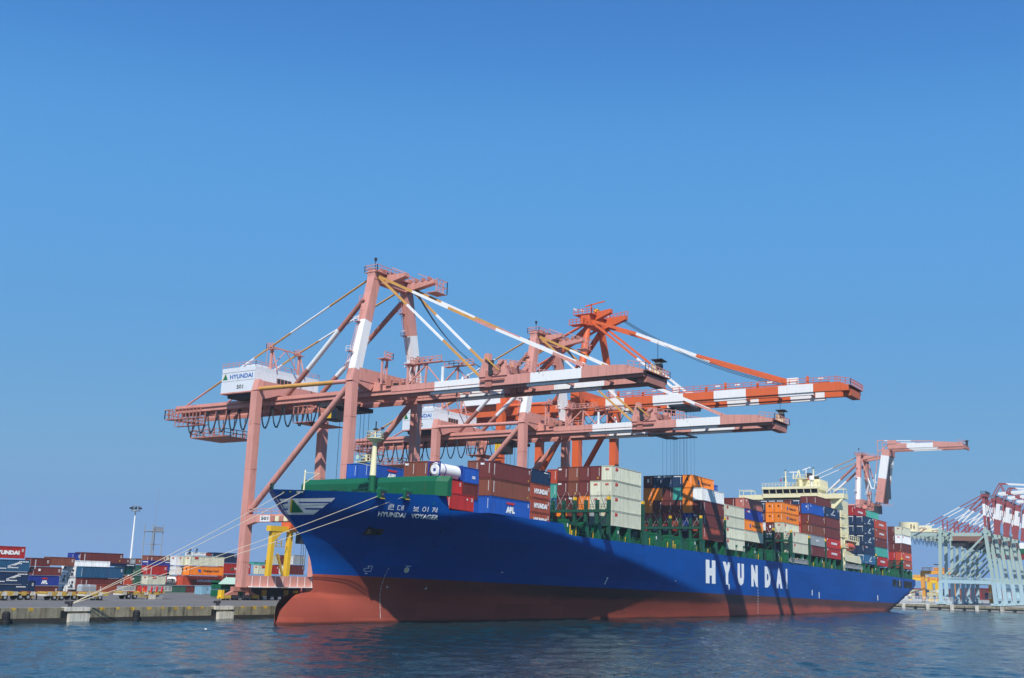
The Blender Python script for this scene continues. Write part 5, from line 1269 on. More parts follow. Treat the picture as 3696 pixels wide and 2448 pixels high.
# the newer orange-red crane
def orange_crane(xc):
    xn, xf, gn, gf, YW, YL = xc-9.75, xc+9.75, xc-4, xc+4.3, 20.5, 44.0
    t = thing("gantry_crane", (xc, 32, QZ), "vivid orange-red gantry crane behind the two pink ones, boom lowered", "crane", "gantry cranes on the near quay")
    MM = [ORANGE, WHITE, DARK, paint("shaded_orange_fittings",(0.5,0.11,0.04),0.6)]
    for x in (xn, xf):
        for y in (YW, YL):
            m = MB(); m.bar((x,y,4),(x,y,52.6),1.9,1.9,0,(0,1,0))
            if y == YW: m.bar((x,y,47),(x,y,54),3.0,2.6,0,(0,1,0))
            lg = m.build("leg", MM, t)
            m = MB()
            for dx in (-3.4,-1.3,1.3,3.4):
                m.box(x+dx-.9,x+dx+.9,y-.45,y+.45,QZ+.35,QZ+1.0); m.tube((x+dx-.4,y-.2,QZ+.42),(x+dx-.4,y+.2,QZ+.42),.4,10,2)
            m.box(x-2.6,x+2.6,y-.5,y+.5,QZ+1,4.2); m.build("bogie", MM, lg)
        m = MB(); m.tube((x,YL,51.8),(x,YW,51.6),.5,10); m.build("tie_tube", MM, t)
        m = MB(); m.tube((x,YW+.8,49.5),(x,YL-1,15),.75,10); m.build("diagonal_strut", MM, t)
        m = MB(); m.box(x-.7,x+.7,YW+.9,YL-.9,13.5,16); m.build("portal_beam", MM, t)
    for y in (YW, YL):
        m = MB(); m.box(xn+.9,xf-.9,y-1,y+1,52.2,54.4); m.build("cross_girder", MM, t)
        m = MB(); m.box(xn+.9,xf-.9,y-.7,y+.7,4.4,6.6); m.build("sill_beam", MM, t)
    T = {xn: (xc-5.2,YW,72.6), xf: (xc+2.0,YW,72.8)}
    for x in (xn, xf):
        m = MB(); m.banded((x,YW,53),T[x],[(.45,1),(1,0)],r=.95,n=12); m.build("mast_leg", MM, t)
        m = MB(); m.banded((T[x][0],YW+.5,71.5),(x,YL-3,53.5),[(.55,0),(.8,1),(1,0)],r=.75,n=10); m.build("mast_strut", MM, t)
        gx = gn if x == xn else gf
        m = MB(); m.banded((T[x][0]-.5,YW+1.5,72.4),(gx,70,53),[(.6,0),(.8,1),(1,0)],r=.35,n=8); m.build("back_stay", MM, t)
    m = MB(); m.box(xc-6.6,xc+3.4,YW-1.3,YW+1.3,72.2,75.2); m.prism([(xc+1.6,YW,72.4),(xc+1.6,YW-7.5,74.8),(xc+1.6,YW-7.5,75.9),(xc+1.6,YW,75.6)],(1.4,0,0)); m.prism([(xc-4,YW,73.4),(xc-4,YW-6.0,75.6),(xc-4,YW-6.0,76.6),(xc-4,YW,76)],(1.4,0,0))
    m.box(xc-6.8,xc+3.6,YW-2,YW+3.4,75.2,75.35); m.rail([(xc-6.8,YW+3.4,75.3),(xc-6.8,YW-2,75.3),(xc+3.6,YW-2,75.3)],1.3,1.2,.07); m.rail([(xc-9,YW+3.4,72.2),(xc-9,YW-1,72.2),(xc-6.6,YW-1,72.2)],1.3,1,.07); m.box(xc-9,xc-6.6,YW-1,YW+3.4,72.05,72.2)
    m.bar((xc-3.5,YW,75),(xc-3.5,YW,78.6),.3,.3); m.bar((xc-3.5,YW+1.8,78.2),(xc-3.5,YW-4,78.9),.3,.3); m.rail([(xc+3.0,YW-2,75.6),(xc+3,YW-7.5,76)],1.3,1,.06)
    for x_, y_ in ((xc-9,YW+2),(xc-7,YW+1),(xc+1,YW-2.05)): m.box(x_-.1,x_+1.3,y_-.05,y_+.05,76,76.5,1)
    m.build("head_frame", MM, t)
    m = MB(); m.tube((xc-2.5,YW-1.6,76.6),(xc-2.5,YW-.6,76.6),.8,14); m.build("hoist_drum", YELLOW, t)
    bands = [(15.3,1),(10,0),(2,1),(-6.2,0),(-14.2,1),(-22.3,0),(-30.2,1),(-38.4,0)]
    for x in (gn, gf):
        m = MB(); m.box(x-.7,x+.7,18.5,70,50.2,53.0,0); m.build("main_girder", MM, t)
        m = MB()
        for i in range(len(bands)-1):
            ya, c = bands[i]; yb = bands[i+1][0]; cc = bands[i+1][1]
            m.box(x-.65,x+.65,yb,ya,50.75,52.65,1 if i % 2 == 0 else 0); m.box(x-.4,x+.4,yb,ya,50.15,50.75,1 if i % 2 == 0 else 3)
        m.box(x-.65,x+.65,-38.4,-30.2+0,50.8,52.6,1) if False else None
        m.prism([(x-.65,-38.4,50.75),(x-.65,-46.4,50.6),(x-.65,-46.4,51.8),(x-.65,-44.2,52.7),(x-.65,-38.4,52.6)],(1.3,0,0),0); m.box(x-.65,x+.65,15.3,18.5,50.5,53,0); m.build("boom", MM, t)
        m = MB()
        for k, y in enumerate((12,5,-1,-12,-17,-25,-37)): m.bar((x,y,52.6),(x,y,54.6 if k % 2 == 0 else 53.9),.5,.35,0); m.box(x-.1,x+.1,y-3.6,y-2.4,53.7,54.0,1)
        m.box(x-.3,x+.3,-34.8,-32.2,52.6,54.4,1); m.box(x-.3,x+.3,-4.8,-3.2,52.6,54.8,1); m.rail([(x-.7,15,53.2),(x-.7,-44,52.8)],1.1,1.8,.05); m.bar((x,15,53.2),(x,-42,52.9),.12,.25,0); m.build("boom_walkway", MM, t)
        tx = T[xn] if x == gn else T[xf]
        m = MB(); m.banded((tx[0]+.5,YW-1.2,73.2),(x,-4,53.8),[(.55,0),(1,1)],w=.4,h=.55); m.build("inner_forestay", MM, t)
        m = MB(); q1 = Vector((x,6.9,69.1)); q2 = Vector((x,-9.6,61.9)); m.bar((tx[0]+.5,YW-1.2,73.6),q1,.45,.75,0); m.bar(q1,q2,.45,.7,1); m.bar(q2,(x,-33.5,53.4),.45,.8,0); m.build("outer_forestay", MM, t)
    m = MB(); m.box(gn+.65,gf-.65,-46.6,-44.8,49.6,51.2,3); m.box(gn-.6,gf+.8,-46.9,-43.5,51.75,51.85,3); m.rail([(gn-.7,-43.5,52.7),(gn-.7,-46.9,51.9),(gf+.8,-46.9,51.9)],1.3,1,.06)
    for y in range(-44, 70, 8): m.box(gn+.6,gf-.6,y-.25,y+.25,51,52,3)
    m.build("boom_end_platform", MM, t)
    m = MB(); m.box(xc-6,xc+6,47,60,53.4,58,1); m.build("machine_house", MM, t)
    m = MB()
    for k in range(3):
        a = Vector((xc+2,YW-6,75.4-.3*k)); b = Vector((gf-2,-32+k,53.8)); m.path([a.lerp(b,u)-Vector((0,0,2.6*4*u*(1-u))) for u in [i/12 for i in range(13)]],.07,5)
    m.build("boom_hoist_rope", CABLE, t)
    ty = -4.5
    m = MB(); m.box(gn-.6,gf+.6,ty-2.2,ty+2.2,49.5,50.1,0); m.box(gn+1,gn+2.8,ty+2,ty+4,47.8,49.5,0)
    for x in (gn+1,gn+3,gf-3,gf-1):
        for y in (ty-1,ty+1): m.bar((x,y,30),(x,y,49.2),.035,.035,0)
    m.build("trolley", CABLE, t)
    m = MB()
    for k in range(14):
        y0 = 66-k*4.2; m.path([Vector((gn-1,y0+2*u,49.8-3.4*(1-u*u))) for u in (-1,-.7,-.35,0,.35,.7,1)],.09,5)
    m.build("festoon_cable", CABLE, t)
    for k in range(3):
        m = MB(); y = 43-k*.1
    return t
orange_crane(59.0)

# yellow rubber-tyred yard crane behind the portal
p = at(*cl(470, 965), 'y', 92); q = at(*cl(665, 860), 'y', 92); zt = at(*cl(500, 562), 'y', 92).z
t = thing("yard_crane", (p.x, 92, QZ), "bright yellow yard crane straddling stacks beyond the pink portal", "crane")
for (x, lean) in ((p.x+.2, .8), (q.x+.2, .6)):
    m = MB(); m.bar((x,92,QZ),(x+lean,92,zt-1.0),1.15,1.3,0,(0,1,0)); m.build("leg", YELLOW, t)
m = MB(); m.box(p.x-.5,q.x+2.6,91.2,92.8,zt-1.4,zt); m.prism([(p.x+1.7,91.3,zt-1.4),(p.x+4,91.3,zt-1.4),(p.x+1.7,91.3,zt-3.6)],(0,1.4,0)); m.build("top_beam", YELLOW, t)
m = MB(); m.bar((p.x+3,91.8,zt-7),(q.x-.6,91.8,zt-13.5),.5,.5); m.bar((p.x+2,91.8,zt-5.2),(q.x,91.8,zt-5.2),.15,.15); m.rail([(p.x+2.2,91.6,zt-5.2),(p.x+4,91.6,zt-5.2)],1.6,.9,.1); m.build("stairway", YELDIRTY, t)
m = MB(); m.box(q.x-.6,q.x+2.6,90,94,zt-.5,zt+1.2); m.rail([(q.x-1,90,zt-.8),(q.x+4,90,zt-.8)],1.6,.8,.12); m.build("trolley", ORANGE, t)
m = MB(); m.box(q.x+4,q.x+7,90.5,93,zt-4.2,zt-1.4,0)
for x in (5,5.8,6.6): m.bar((q.x+x,91.6,QZ+6),(q.x+x,91.6,zt-1),.08,.08)
m.build("spreader", CABLE, t)
# ------------------------------------------------------------------ yard fittings
for k, v in enumerate((1,)):
    p0 = at(*c1(1200, 1000), 'y', 150); top = at(*c1(1245, 240), 'y', 150)
    t = thing("light_mast", (p0.x, 150, QZ), "tall slender white light mast crowned with floodlights", "light mast")
    m = MB(); m.tube((p0.x,150,QZ),(p0.x,150,top.z),.36,10,0,.18); m.build("pole", WHITE, t)
    m = MB(); m.tube((p0.x,150,top.z-.25),(p0.x,150,top.z),1.25,14); m.tube((p0.x,150,top.z+1.2),(p0.x,150,top.z+1.3),1.15,14)
    for a in range(8): m.bar((p0.x+1.1*cos(a*pi/4),150+1.1*sin(a*pi/4),top.z),(p0.x+1.1*cos(a*pi/4),150+1.1*sin(a*pi/4),top.z+1.3),.08,.08)
    hr = m.build("head_ring", STEEL, t)
    for a in range(8):
        m = MB(); x, y = p0.x+1.4*cos(a*pi/4+.2), 150+1.4*sin(a*pi/4+.2); m.box(x-.25,x+.25,y-.2,y+.2,top.z+.4,top.z+.9); m.build("floodlight", DARK, hr)
p0 = at(*c1(1395, 1000), 'y', 140); tz = at(*c1(1405, 440), 'y', 140).z
t = thing("lattice_tower", (p0.x, 140, QZ), "grey lattice tower with ladders standing beside the light mast", "tower")
w = 1.75
for sx in (-1,1):
    for sy in (-1,1):
        m = MB(); m.bar((p0.x+sx*w,140+sy*w,QZ),(p0.x+sx*w,140+sy*w,tz+2.0),.17,.17); m.build("leg", STEEL, t)
m = MB()
for z in [QZ+4*i for i in range(int((tz-QZ)/4)+1)]+[tz]:
    for sy in (-1,1): m.bar((p0.x-w,140+sy*w,z),(p0.x+w,140+sy*w,z),.1,.13)
    for sx in (-1,1): m.bar((p0.x+sx*w,140-w,z),(p0.x+sx*w,140+w,z),.1,.13)
m.build("cross_brace", STEEL, t)
m = MB()
for k in range(40): z = QZ+6+k*.55; m.bar((p0.x-w,140-w-.3,z),(p0.x-w+.7,140-w-.3,z),.07,.07)
for x in (-w,-w+.7): m.bar((p0.x+x,140-w-.3,QZ),(p0.x+x,140-w-.3,tz),.09,.09)
m.build("ladder", STEEL, t)
m = MB(); m.box(p0.x-w-.3,p0.x+w+.3,140-w-.3,140+w+.3,tz,tz+.15)
m.rail([(p0.x-w,140-w,tz),(p0.x+w,140-w,tz),(p0.x+w,140+w,tz)],1.2,.6,.08); m.box(p0.x-w,p0.x+w,140-w-.1,140-w,tz+.15,tz+.9); m.build("platform", STEEL, t)
# tank on its frame
a = at(*c1(1564, 945), 'y', 99); b = at(*c1(1668, 945), 'y', 99); tz = at(*c1(1600, 866), 'y', 99).z
t = thing("tank_container", (a.x, 100, a.z), "white tank container lettered in black beside the short cream box", "tank container", YARD)
r_ = (tz-a.z)/2
m = MB(); m.tube((a.x+.2,100,a.z+r_),(b.x-.2,100,a.z+r_),r_*.96,20); m.build("tank", WHITE, t)
m = MB()
for x in (a.x, b.x):
    for y in (100-r_, 100+r_): m.box(x-.07,x+.07,y-.07,y+.07,a.z,tz)
    m.box(x-.07,x+.07,100-r_,100+r_,a.z,a.z+.14); m.box(x-.07,x+.07,100-r_,100+r_,tz-.14,tz)
m.build("frame", CC['orange-red'], t)
m = MB(); put_text(m, "OYEN", (a.x+.3,100-r_*.98,a.z+r_*.75),(1,0,0),(0,0,1),.75,(b.x-a.x)*.7,0,.06); m.build("lettering", LETK, t)
# pale blue shed
a = at(*c1(1900, 1052), 'y', 82); b = at(*c1(2100, 1052), 'y', 82); tz = at(*c1(1990, 960), 'y', 82).z
t = thing("site_office", (a.x, 83, QZ), "pale blue cabin standing on the apron left of the green kiosk", "cabin")
m = MB(); m.box(a.x,b.x,82,84.5,QZ,tz); m.box(a.x-.05,b.x+.05,81.95,84.55,tz,tz+.1); m.build("wall", CC['light blue'], t)
for k in range(2):
    m = MB(); x = a.x+.5+k*1.05; m.box(x,x+1.0,81.95,82,QZ+.1,tz-.3); m.box(x+(.85 if k == 0 else .08),x+(.92 if k == 0 else .15),81.9,81.95,QZ+1,QZ+1.4,1); m.build("door", [CC['light blue'], DARK], t)
for k in range(2):
    m = MB(); x = a.x+3.6+k*1.4; m.prism([(x,81.95,tz-.9),(x+.9,81.95,tz-.5),(x+.9,81.95,tz-.9)],(0,.05,0)); m.build("window", GLASS, t)
# green kiosk with awning
p = at(*c1(2110, 1108), 'y', 60); tzk = at(*c1(2140, 880), 'y', 60).z; lft = at(*c1(2018, 935), 'y', 60); x1 = p.x+8
t = thing("kiosk", (p.x, 61, QZ), "dark green kiosk under a pale green sloping awning by the crane leg", "kiosk")
m = MB(); x0 = at(*c1(2082, 1000), 'y', 60).x; m.box(x0,x1,60,63,QZ+.2,QZ+1.5); m.box(x0+.2,x1,60.2,63,QZ+1.5,QZ+1.8,1); m.box(x0,x1,60,63,QZ+1.8,QZ+3.0); m.box(x0+.2,x1,60.2,63,QZ+3,QZ+3.4,1); m.box(x0,x1,60,63,QZ+3.4,lft.z-.1); m.build("wall", [GREEN, LTBLUE], t)
m = MB(); m.prism([(lft.x,58.5,lft.z),(x1+1,58.5,lft.z),(x1+1,61.5,tzk),(lft.x+4.5,61.5,tzk)],(0,.2,.12)); m.build("awning", AWNING, t)
m = MB(); m.bar((x0,59,QZ),(x0,59,lft.z),.12,.12); m.bar((x1,59,QZ),(x1,59,lft.z),.12,.12); m.build("post", GREEN, t)
# grey cabinets and low objects
for k, (u0, u1) in enumerate(((762,828),(834,900))):
    a = at(*c1(u0, 1035), 'y', 78); b = at(*c1(u1, 1035), 'y', 78); z = at(*c1(u0, 952), 'y', 78).z
    t = thing("switch_cabinet", (a.x, 78.5, QZ), ("left" if k == 0 else "right")+" one of two pale grey cabinets before the maroon containers", "cabinet", "grey switch cabinets")
    m = MB(); m.box(a.x,b.x,78,79.5,QZ,z); m.prism([(a.x,78,z),(b.x,78,z),(b.x-.2,78,z+.2),(a.x+.2,78,z+.2)],(0,1.5,0)); m.build("case", paint("cabinet_grey",(0.38,0.42,0.45),0.6), t)
    m = MB(); m.box(a.x+.15,b.x-.15,77.96,78,QZ+.3,z-.2); m.build("door", STEEL, t)
a = at(*c1(1402, 1098), 'y', 52)
t = thing("concrete_weight", (a.x, 52.5, QZ), "pale grey block standing on the apron under the flatbed trailer", "block")
m = MB(); m.box(a.x,a.x+1.5,52,53,QZ,QZ+.85); m.build("block", PALECONC, t); m = MB(); m.box(a.x+1.7,a.x+3.2,52.2,53,QZ,QZ+.8); m.build("block", STEEL, t)
# container chassis trailers, skeletal, worn yellow
def chassis(x, y, Lc, label, kind):
    t = thing("flatbed_trailer", (x, y, QZ), label, "trailer", "container trailers parked on the apron")
    m = MB()
    for yy in (y-.5, y+.5): m.box(x,x+Lc,yy-.1,yy+.1,QZ+.95,QZ+1.2)
    for k in range(int(Lc/1.4)+1): m.box(x+k*1.4-.08,x+k*1.4+.08,y-1.15,y+1.15,QZ+1.0,QZ+1.15)
    for xx in (x, x+Lc*.5, x+Lc): m.box(xx-.15,xx+.15,y-1.22,y+1.22,QZ+1.1,QZ+1.4, 1 if kind % 2 else 0)
    m.build("chassis", [YELDIRTY, paint("rusty_red",(0.2,0.05,0.03),0.7,0.2,0.2,0.5)], t)
    for xx in (x+1.5, x+2.8):
        m = MB()
        for yy in (y-1.1, y+.75): m.tube((xx,yy,QZ+.5),(xx,yy+.35,QZ+.5),.5,14)
        w = m.build("wheel", BLACK, t)
        m = MB(); m.tube((xx,y-1.13,QZ+.5),(xx,y-1.1,QZ+.5),.24,10); m.build("hub", STEEL, w)
    m = MB()
    for yy in (y-.7, y+.7): m.bar((x+Lc*.78,yy,QZ),(x+Lc*.78,yy,QZ+1),.16,.16)
    m.box(x+Lc*.78-.3,x+Lc*.78+.3,y-.9,y+.9,QZ,QZ+.06); m.build("landing_leg", DARK, t)
    m = MB(); m.box(x-.2,x,y-1.15,y+1.15,QZ+.7,QZ+1.0,0)
    for k in range(4): m.box(x+.02+Lc*.26*k,x+.9+Lc*.26*k,y-1.18,y-1.12,QZ+.75,QZ+1.35, k % 2)
    m.build("side_board", [PALECONC, YELDIRTY], t)
    m = MB(); m.box(x+Lc*.42,x+Lc*.66,y-1.1,y-.9,QZ+.35,QZ+.5); m.box(x+Lc*.42,x+Lc*.66,y-1.1,y-.9,QZ+.7,QZ+.85)
    for k in range(5): m.box(x+Lc*(.42+.06*k)-.05,x+Lc*(.42+.06*k)+.05,y-1.1,y-.9,QZ+.35,QZ+.95)
    m.build("side_guard", YELDIRTY, t)
    return t
base = at(*c1(0, 1100), 'y', 46)
TL = ["leftmost yellow trailer chassis in the row on the apron", "second yellow trailer chassis from the left on the apron", "third trailer chassis, its cross beams rusty red", "fourth trailer chassis in the row, left of the rope bollard", "last trailer chassis of the row, under the mooring ropes"]
for k, (u0, u1) in enumerate(((-120,110),(105,420),(430,610),(620,800),(800,1015))):
    a = at(*c1(u0, 1085), 'y', 46+(k % 2)*2); b = at(*c1(u1, 1085), 'y', 46+(k % 2)*2)
    chassis(a.x, 47+(k % 2)*2, b.x-a.x, TL[k], k)
a = at(*c1(1150, 1080), 'y', 52); b = at(*c1(1540, 1080), 'y', 52)
tt = chassis(a.x, 53.2, b.x-a.x, "yellow trailer carrying grey crates and red stakes, standing alone on the apron", 0)
m = MB()
for k in range(5): x = a.x+(b.x-a.x)*(.42+.13*k); m.bar((x,52.1,QZ+1.2),(x+.2,52.1,QZ+2.3),.2,.2); m.bar((x,54.2,QZ+1.2),(x+.2,54.2,QZ+2.3),.2,.2)
m.build("stake", LETR, tt)
for k, (f0, f1, w) in enumerate(((.02,.30,'left end'),(.74,.98,'right end'),(1.02,1.2,'front overhang'))):
    x0, x1 = a.x+(b.x-a.x)*f0, a.x+(b.x-a.x)*f1
    c = thing("metal_crate", (x0, 53, QZ+1.4), f"pale grey metal crate loaded at the {w} of the lone trailer", "crate", "grey crates on the lone trailer")
    m = MB(); m.box(x0,x1,52.2,54,QZ+1.42,QZ+2.3); m.build("case", STEEL, c)
    m = MB(); m.box(x0,x1,52.17,52.2,QZ+1.42,QZ+1.55); m.box(x0,x1,52.17,52.2,QZ+2.2,QZ+2.3)
    for q in range(3): m.box(x0+(x1-x0)*q/2-.06,x0+(x1-x0)*q/2+.06,52.16,52.2,QZ+1.42,QZ+2.3)
    m.build("frame", PALECONC, c)
# mooring ropes
B0 = Vector((BOLL[0].x, QY+.8, QZ+.55))
def rope(a, b, label, sag=0.012):
    m = MB(); a, b = Vector(a), Vector(b); L_ = (b-a).length
    pts = [a.lerp(b, i/24)-Vector((0,0,L_*sag*4*(i/24)*(1-i/24))) for i in range(25)]
    m.path(pts, .042, 6); o = m.build("mooring_rope", ROPE); tag(o, label, "rope", "mooring ropes from the bow to the quay"); return o
ends = [TR @ bowf[0], TR @ bowf[2], TR @ FAIR[0], TR @ FAIR[1]]
for e, lab in zip(ends, ("uppermost mooring rope, from the fairlead nearest the stem to the bollard","second mooring rope, from the wide bow opening above the emblem","third mooring rope, from the left deck-edge roller above the ship's name","lowest mooring rope, from the right deck-edge roller above the ship's name")):
    rope(B0, e, lab)
# bits of flotsam
for k, (u, v) in enumerate(((1940,1366),)):
    p = at(*c1(u, v), 'z', 0.0); m = MB(); m.tube((p.x,p.y,-.08),(p.x,p.y,.12),.22,10,0,.14); tag(m.build("float", WHITE), "small white float drifting on the water before the quay", "float")

# ------------------------------------------------------------------ the far quay
FD = 470.0
gq = lambda u, v, d: at_far(u, v, d)
A0 = at_far(2900, 2180, FD); A1 = at_far(3950, 2190, FD)
dv_ = Vector((A1.x-A0.x, A1.y-A0.y, 0)).normalized(); nv_ = Vector((-dv_.y, dv_.x, 0))
if nv_.dot(Vector((fw.x, fw.y, 0))) < 0: nv_ = -nv_
FQZ = 1.7
mb = MB(); a, b = Vector((A0.x,A0.y,0))-dv_*60, Vector((A1.x,A1.y,0))+dv_*200
mb.prism([(*(a.xy),-2),(*(b.xy),-2),(*((b+nv_*1200).xy),-2),(*((a+nv_*900).xy),-2)],(0,0,FQZ+2)); tag(mb.build("quay_ground", paint("far_concrete",(0.34,0.33,0.30),0.9,0.15)), kind="structure")
m = MB(); n = int((b-a).length/9)
t_fw = thing("quay_wall", a+Vector((0,0,0)), "distant concrete quay wall with pale piles beyond the stern", "quay wall")
m.prism([tuple(a-nv_*.5+Vector((0,0,.9))),tuple(b-nv_*.5+Vector((0,0,.9))),tuple(b+Vector((0,0,.9))),tuple(a+Vector((0,0,.9)))],(0,0,FQZ-.8)); m.build("cope_beam", CONCRETE, t_fw)
m = MB()
for k in range(n): c = a+dv_*(k*9)-nv_*.6; m.bar(c+Vector((0,0,-1)),c+Vector((0,0,1.9)),1.3,.8,0); m.bar(c+dv_*4.5-nv_*.2+Vector((0,0,-1)),c+dv_*4.5-nv_*.2+Vector((0,0,1.0)),.9,.6,1)
m.build("pile", [PALECONC, BLACK], t_fw)
q = at_far(3235, 2180, FD+4); q2 = at_far(3440, 2182, FD+4); q.z = q2.z = FQZ
t_f = thing("fence", q, "long pale grey railing along the distant quay", "fence")
m = MB()
for z in (.2,1.5,2.9): m.bar(q+Vector((0,0,z)), q2+Vector((0,0,z)), .13,.13)
for k in range(40): c = q.lerp(q2,k/39); m.bar(c,c+Vector((0,0,3.0)),.15,.15)
m.build("railing", paint("pale_railing",(0.60,0.63,0.65),0.6), t_f)
SC = 0.743
def far_crane(first, label):
    """pale green legs, crimson and white folded boom; local frame: x towards the water side on our right, z up"""
    t = thing("gantry_crane", first, label, "crane", "gantry cranes on the far quay")
    G, Bl, R_, W_, K_ = 0, 1, 2, 3, 4; MM = [TEALGREY, LTBLUE, CRIMSON, WHITE, DARK]
    lw, lx = 0.0, -27.6; dy = 14.0
    o0 = (0,0,0)
    for y in (0, dy):
        for x, s in ((lw, 1), (lx, 1)):
            m = MB(); xt = x-3.0 if x == lw else x+1.6; m.bar((x,y,1.2),(x-(.6 if x == lw else -.4),y,12.5),1.9,1.7,Bl,(0,1,0)); m.bar((x-(.6 if x == lw else -.4),y,12.5),(xt,y,38.6),1.6,1.5,G,(0,1,0))
            lg = m.build("leg", MM, t, origin=o0)
            m = MB(); m.box(x-2.6,x+2.6,y-.7,y+.7,.5,1.6,Bl)
            for w in (-2,-.7,.7,2): m.tube((x+w,y-.5,.5),(x+w,y+.5,.5),.5,10,4)
            m.build("bogie", [LTBLUE]*4+[DARK] if False else MM, lg, origin=o0)
        m = MB(); m.box(lx,lw-.5,y-.7,y+.7,11.6,13.4,Bl); m.rail([(lx,y-.7,13.4),(lw,y-.7,13.4)],1.2,2,.09,Bl); m.build("portal_beam", MM, t, origin=o0)
        m = MB(); m.bar((lw-3,y,37.5),(lx+1.5,y,14.2),.9,.9,G); m.build("diagonal_strut", MM, t, origin=o0)
    m = MB(); m.box(lx-.8,lx+.8,0,dy,3,4.4,Bl); m.box(lw-.8,lw+.8,0,dy,3,4.4,Bl); m.build("sill_beam", MM, t, origin=o0)
    for y in (dy/2-3, dy/2+3):
        m = MB(); m.box(-49,-1.0,y-.6,y+.6,36.8,38.6,G); m.build("main_girder", MM, t, origin=o0)
    m = MB()
    for x in (lx+1.6, lw-3): m.box(x-1,x+1,-.5,dy+.5,38.4,40.2,G); m.prism([(x-1.4,-.6,38.4),(x+1.4,-.6,38.4),(x+.3,-.6,41.6),(x-.3,-.6,41.6)],(0,1.2,0),G)
    m.build("cross_girder", MM, t, origin=o0)
    m = MB(); xr = -18.0; m.box(xr-2,xr+16,1.0,dy-1,34.2,36.6,0); m.box(xr-3,xr+4,2,dy-2,31.5,34.2,1); m.build("trolley", [paint("rusty_trolley",(0.24,0.12,0.09),0.7,0.2), DARK], t, origin=o0)
    m = MB()
    for k in range(9):
        y0 = -47+k*2.2; m.path([Vector((y0+.95*u,dy/2-3.9,36.4-3.2*(1-u*u))) for u in (-1,-.6,0,.6,1)],.12,4)
    m.build("festoon_cable", CABLE, t, origin=o0)
    mx = -2.2
    for y in (1.5, dy-1.5):
        m = MB(); m.banded((lw-3.0,y,39.5),(mx-1.0,y+(1.2 if y < 5 else -1.2),59),[(.42,R_),(.74,W_),(1,R_)],w=1.3,h=1.1,ref=(0,1,0)); m.build("mast_leg", MM, t, origin=o0)
        m = MB(); m.banded((mx-1.4,y,58),(lx+6,y,39.5),[(.38,R_),(.72,W_),(1,R_)],w=.7,h=.7); m.build("mast_strut", MM, t, origin=o0)
        m = MB(); m.banded((mx-1.6,y,58.6),(-40,y,39),[(.32,R_),(.56,W_),(.76,R_),(.88,W_),(1,R_)],w=.42,h=.42); m.bar((lx+3,y,40),(lx+3,y,45.8),.6,.6,R_); m.build("back_stay", MM, t, origin=o0)
    m = MB(); m.box(mx-2,mx+.5,1.5,dy-1.5,57.9,59.4,R_); m.rail([(mx-2,1,59.4),(mx+.5,1,59.4),(mx+.5,dy-1,59.4)],1.3,1.4,.1,K_); m.build("head_frame", MM, t, origin=o0)
    for y in (dy/2-3, dy/2+3):
        m = MB(); m.banded((1.4,y,37.8),(4.4,y,57.5),[(.40,R_),(.82,W_),(1,R_)],w=1.9,h=1.0,ref=(0,1,0)); m.build("inner_boom", MM, t, origin=o0)
        m = MB(); m.banded((4.2,y,59.4),(36,y,62.0),[(.12,W_),(.2,R_),(.55,W_),(.8,R_),(1,W_)],w=.9,h=1.4); m.build("outer_boom", MM, t, origin=o0)
        m = MB(); m.bar((1.0,y,58),(5.0,y,65),.5,.5,R_); m.banded((5,y,65),(30,y,63.2),[(.14,R_),(.5,W_),(1,R_)],w=.5,h=.5); m.bar((5,y,65),(7,y,60),.45,.45,R_)
        m.banded((mx,y,57),(0.4,y,45),[(.35,R_),(.8,W_),(1,R_)],w=.45,h=.45); m.banded((.8,y,45),(2.0,y,57),[(.3,W_),(.8,R_),(1,R_)],w=.45,h=.45); m.build("folded_stay", MM, t, origin=o0)
    return t
view = (fw.xy.normalized()); right = Vector((view.y, -view.x))
base = at_far(*c6b(985,1372), FD); base.z = FQZ
proto = far_crane(base, "frontmost pale green crane of the far row, boom folded high")
ang = -pi/2
proto.rotation_euler = (0,0,ang); proto.scale = (SC,SC,SC)
for k, (u, d, lab) in enumerate(((1085,FD*1.045,"second pale green crane of the far row, boom folded high"),(1180,FD*1.09,"third pale green crane of the far row, boom folded high"),(1262,FD*1.135,"fourth pale green crane of the far row, at the photo's right edge"))):
    c = copy_tree(proto); p = at_far(*c6b(u,1360), d); p.z = FQZ; c.location = p; tag(c, lab)
